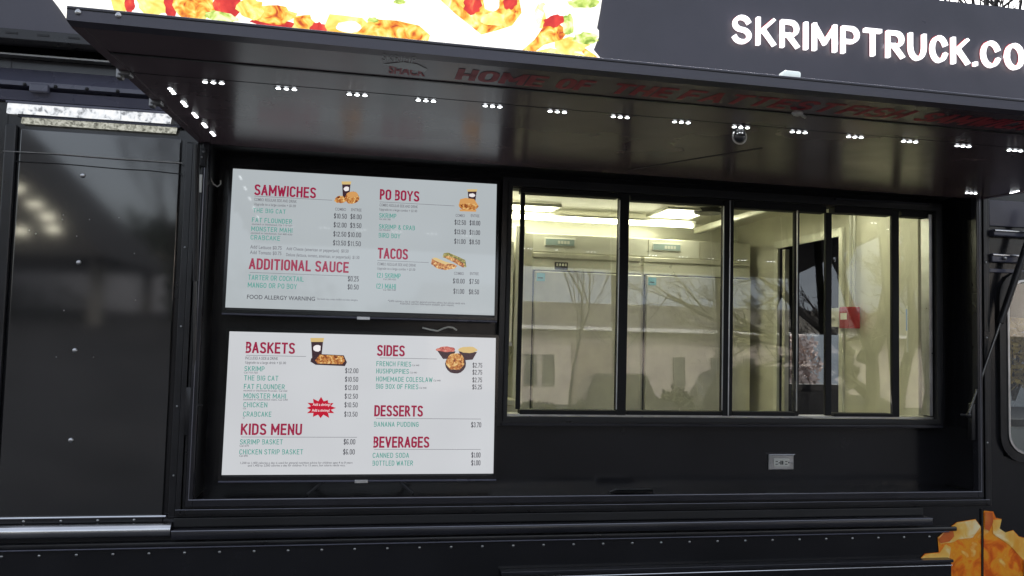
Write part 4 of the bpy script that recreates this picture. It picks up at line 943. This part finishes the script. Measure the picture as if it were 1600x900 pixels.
def tree(name, x, y, z, label, H, seed, lean, spread=1., levels=5, r0=.16, trunks=1):
    """bare tree: trunk and limbs one tapered branching mesh each"""
    t = empty(name, (x, y, z)); tag(t, label, 'tree'); r = random.Random(seed)
    tk = MB(); cr_ = MB()
    def grow(p, d, L, rad, lv):
        q = p; n = 3; dd = d.copy()
        for i in range(n):
            dd = (dd+Vector((r.uniform(-.18, .18), r.uniform(-.18, .18), r.uniform(-.02, .14)))).normalized()
            e_ = q+dd*(L/n); ra = rad*(1-.3*i/n); rb_ = rad*(1-.3*(i+1)/n)
            (tk if lv >= levels-1 else cr_).tube(q, e_, ra, rb_, n=7 if lv > 2 else 4, cap=False); q = e_
            if lv > 0 and i > 0 and lv < levels:
                sd = (dd+Vector((r.uniform(-1, 1)*spread, r.uniform(-.6, .6), r.uniform(-.1, .7)))).normalized()
                grow(q, sd, L*r.uniform(.5, .75), rb_*.6, lv-1)
        if lv > 0:
            for k in range(2 + (lv == levels)):
                sd = (dd+Vector((r.uniform(-.8, .8)*spread, r.uniform(-.5, .5), r.uniform(-.15, .5)))).normalized()
                grow(q, sd, L*r.uniform(.65, .85), rad*.62, lv-1)
    for k in range(trunks):
        grow(Vector((k*.42, 0, -1.0)), Vector((lean+k*.12, 0, 1)).normalized(), H*.30+.9, r0*(1-.15*k), levels)
    tk.build('trunk', barkm, t, True); cr_.build('crown', barkm, t)
    return t
t = tree('bare_tree', 8.8, -9, 1.6, 'spreading bare tree mirrored at the right of the serving window', 3.6, 5, -.05, 1.0, 5, .15, 2)
lm = MB(); r = random.Random(3)
def limb(p, q, ra, rb_, lv):
    p = Vector(p); q = Vector(q); n = 4; a_ = p
    for i in range(1, n+1):
        b_ = p.lerp(q, i/n)+Vector((0, r.uniform(-.05, .05), r.uniform(-.06, .06)))*(q-p).length*.3
        lm.tube(a_, b_, ra+(rb_-ra)*(i-1)/n, ra+(rb_-ra)*i/n, n=6, cap=False)
        if lv > 0:
            L = (q-p).length*r.uniform(.25, .5)
            for k in range(2): limb(b_, b_+Vector((r.uniform(-1, .1), r.uniform(-.3, .3), r.uniform(-.35, .9))).normalized()*L, (ra+(rb_-ra)*i/n)*.55, .005, lv-1)
        a_ = b_
b0 = Vector((8.8, -9, 1.6))
for p_, q_ in (((8.7, -9, 2.3), (5.2, -9.1, 3.55)), ((8.6, -9, 2.5), (6.2, -8.9, 2.95)), ((8.6, -9, 2.6), (6.9, -9, 4.0)), ((8.9, -9, 1.9), (7.9, -9, 2.6)), ((8.8, -9, 2.5), (10.2, -9, 4.6))):
    limb(Vector(p_)-b0, Vector(q_)-b0, .11, .028, 3)
lm.build('limb', barkm, t)
tree('bare_tree', 4.4, -13, 1.8, 'smaller bare tree mirrored in the first window pane', 3.6, 9, .0, .9, 4, .045)
X_, Z_ = P(1545, 6, 10)
tree('bare_tree', X_, 10, 1.0, 'bare tree showing over the roof edge at the top right corner', 8.4, 21, .0, .8, 4, .2)
for i, (x, y, z) in enumerate(((24, -26, 2), (-6, -24, 2), (-16, -26, 2))):
    tree('bare_tree', x, y, 2.0, ['bare tree beyond the right end of the pale building', 'bare tree standing left of the garage shutter', 'bare tree far to the left across the lot'][i], 6.5, 30+i, 0, .9, 4, .18)

leafm = mat('shrub_leaf', (.05, .06, .035), .8, var=.4, vscale=6)
yel_l = mat('autumn_leaf', (.45, .30, .06), .8, var=.3, vscale=5)
def shrub(x, y, z, w, h, label, seed, m=leafm, nm='shrub', n=900, s=.07):
    t = empty(nm, (x, y, z)); tag(t, label, 'shrub' if nm == 'shrub' else 'tree'); r = random.Random(seed); q = MB()
    for i in range(n):
        u = Vector((r.gauss(0, 1), r.gauss(0, 1), r.gauss(0, 1))).normalized()*(r.random()**.35)
        k = 1+.25*mnoise.noise(u*2.5+Vector((seed, 0, 0)))
        c_ = Vector((u.x*w*k, u.y*w*.7*k, h*.5+u.z*h*.5*k)); a_ = Vector((r.uniform(-1, 1), r.uniform(-1, 1), r.uniform(-1, 1))).normalized()*s; b_ = a_.orthogonal().normalized()*s*.6
        q.poly([c_-a_, c_+b_, c_+a_, c_-b_])
    q.build('foliage', m, t)
    q = MB(); [q.tube((0, 0, -.2), (r.uniform(-.5, .5)*w, r.uniform(-.3, .3)*w, h*.6), .03, .01, n=6) for _ in range(6)]; q.build('stem', barkm, t)
shrub(6.45, -12, 1.15, .42, 1.0, 'rounded shrub mirrored between the window reflections', 1)
shrub(4.5, -12.5, 1.0, .45, .85, 'tall hedge clump mirrored in the first pane', 2)
shrub(3.5, -12.5, 1.15, .6, .7, 'lower hedge clump mirrored beside the taller one', 3)
shrub(-2.6, -16, 1.0, 2.4, 4.0, 'big dark evergreen shrub mirrored in the right half of the left body panel', 4, n=2500, s=.12)
shrub(-7.2, -15.5, .8, 1.6, 1.7, 'bushy shrub under the dark canopy', 5)

q = MB(); r = random.Random(44)
for i in range(5200):
    x = r.uniform(-48, 3); hgt = 4.2+1.3*mnoise.noise(Vector((x*.18, 0, 0)))+.7*mnoise.noise(Vector((x*.6, 3, 0)))
    c_ = Vector((x, -30-r.random()*4, 1.6+hgt*r.random()**.8)); a_ = Vector((r.uniform(-1, 1), r.uniform(-1, 1), r.uniform(-1, 1))).normalized()*.42; b_ = a_.orthogonal().normalized()*.28
    q.poly([c_-a_, c_+b_, c_+a_, c_-b_])
tag(q.build('distant_wood', leafm), 'dark belt of trees far across the lot', 'trees', kind='stuff')

def suv(x, y, z, label, L=2.0, H=1.45, rz=0., m=car_dark):
    t = empty('parked_car', (x, y, z)); tag(t, label, 'car', 'cars parked across the lot'); t.rotation_euler = (0, 0, rz)
    prof = [(-L, .25), (L, .25), (L, .62), (L*.93, .80), (L*.52, .88), (L*.30, H), (-L*.78, H), (-L*.96, .85), (-L, .75)]
    q = MB(); q.poly([(a_, -.85, b_) for a_, b_ in prof], (0, 1.7, 0)); bmesh.ops.bevel(q.b, geom=list(q.b.edges), offset=.05, segments=2, affect='EDGES'); q.build('body', m, t, True)
    for s in (-.86, .845):
        MB().poly([(L*.42, s, .92), (L*.26, s, H-.10), (-L*.70, s, H-.10), (-L*.85, s, .92)], (0, .015, 0)).build('side_window', car_glass, t)
    for a_ in (-L*.6, L*.62):
        for s in (-.88, .70):
            w_ = MB().tube((a_, s, .30), (a_, s+.18, .30), .30, n=20).build('wheel', tyre_m, t, True); MB().tube((a_, s-.005, .30), (a_, s+.185, .30), .17, n=14).build('rim', alu, w_, True)
    for s in (-.6, .6): MB().box(L-.03, L+.02, s-.14, s+.14, .62, .74, .01).build('headlight', white_p, t)
suv(8.9, -12, gz(-12)-.05, 'dark car mirrored under the bare tree in the middle panes', rz=.15)
suv(5.5, -12.6, gz(-12.6)-.25, 'dark car mirrored at the left edge of the second pane', L=1.0, H=1.4, rz=.1)


# what shows through the cab windows on the far side
b2 = empty('cream_block_building', (12, 16, 0)); tag(b2, 'pale block building glimpsed through the cab windows', 'building')
MB().box(-10, 12, 0, 6, 0, 3.2).build('wall', mat('block_wall', (.5, .5, .5), .8, var=.08), b2)
MB().box(-10.2, 12.2, -.1, 6.1, 3.2, 3.5).build('roof_band', darkroof, b2)
shrub(11.6, 9.0, .9, .9, 1.5, 'yellow autumn shrub seen through the side window of the cab', 12, yel_l, 'autumn_tree', 1500, .08)
shrub(7.6, 9.5, .4, .45, 1.5, 'pinkish brown autumn tree seen through the doorway of the cab', 13, mat('faded_leaf', (.48, .36, .31), .8, var=.3, vscale=5), 'autumn_tree', 1000, .07)
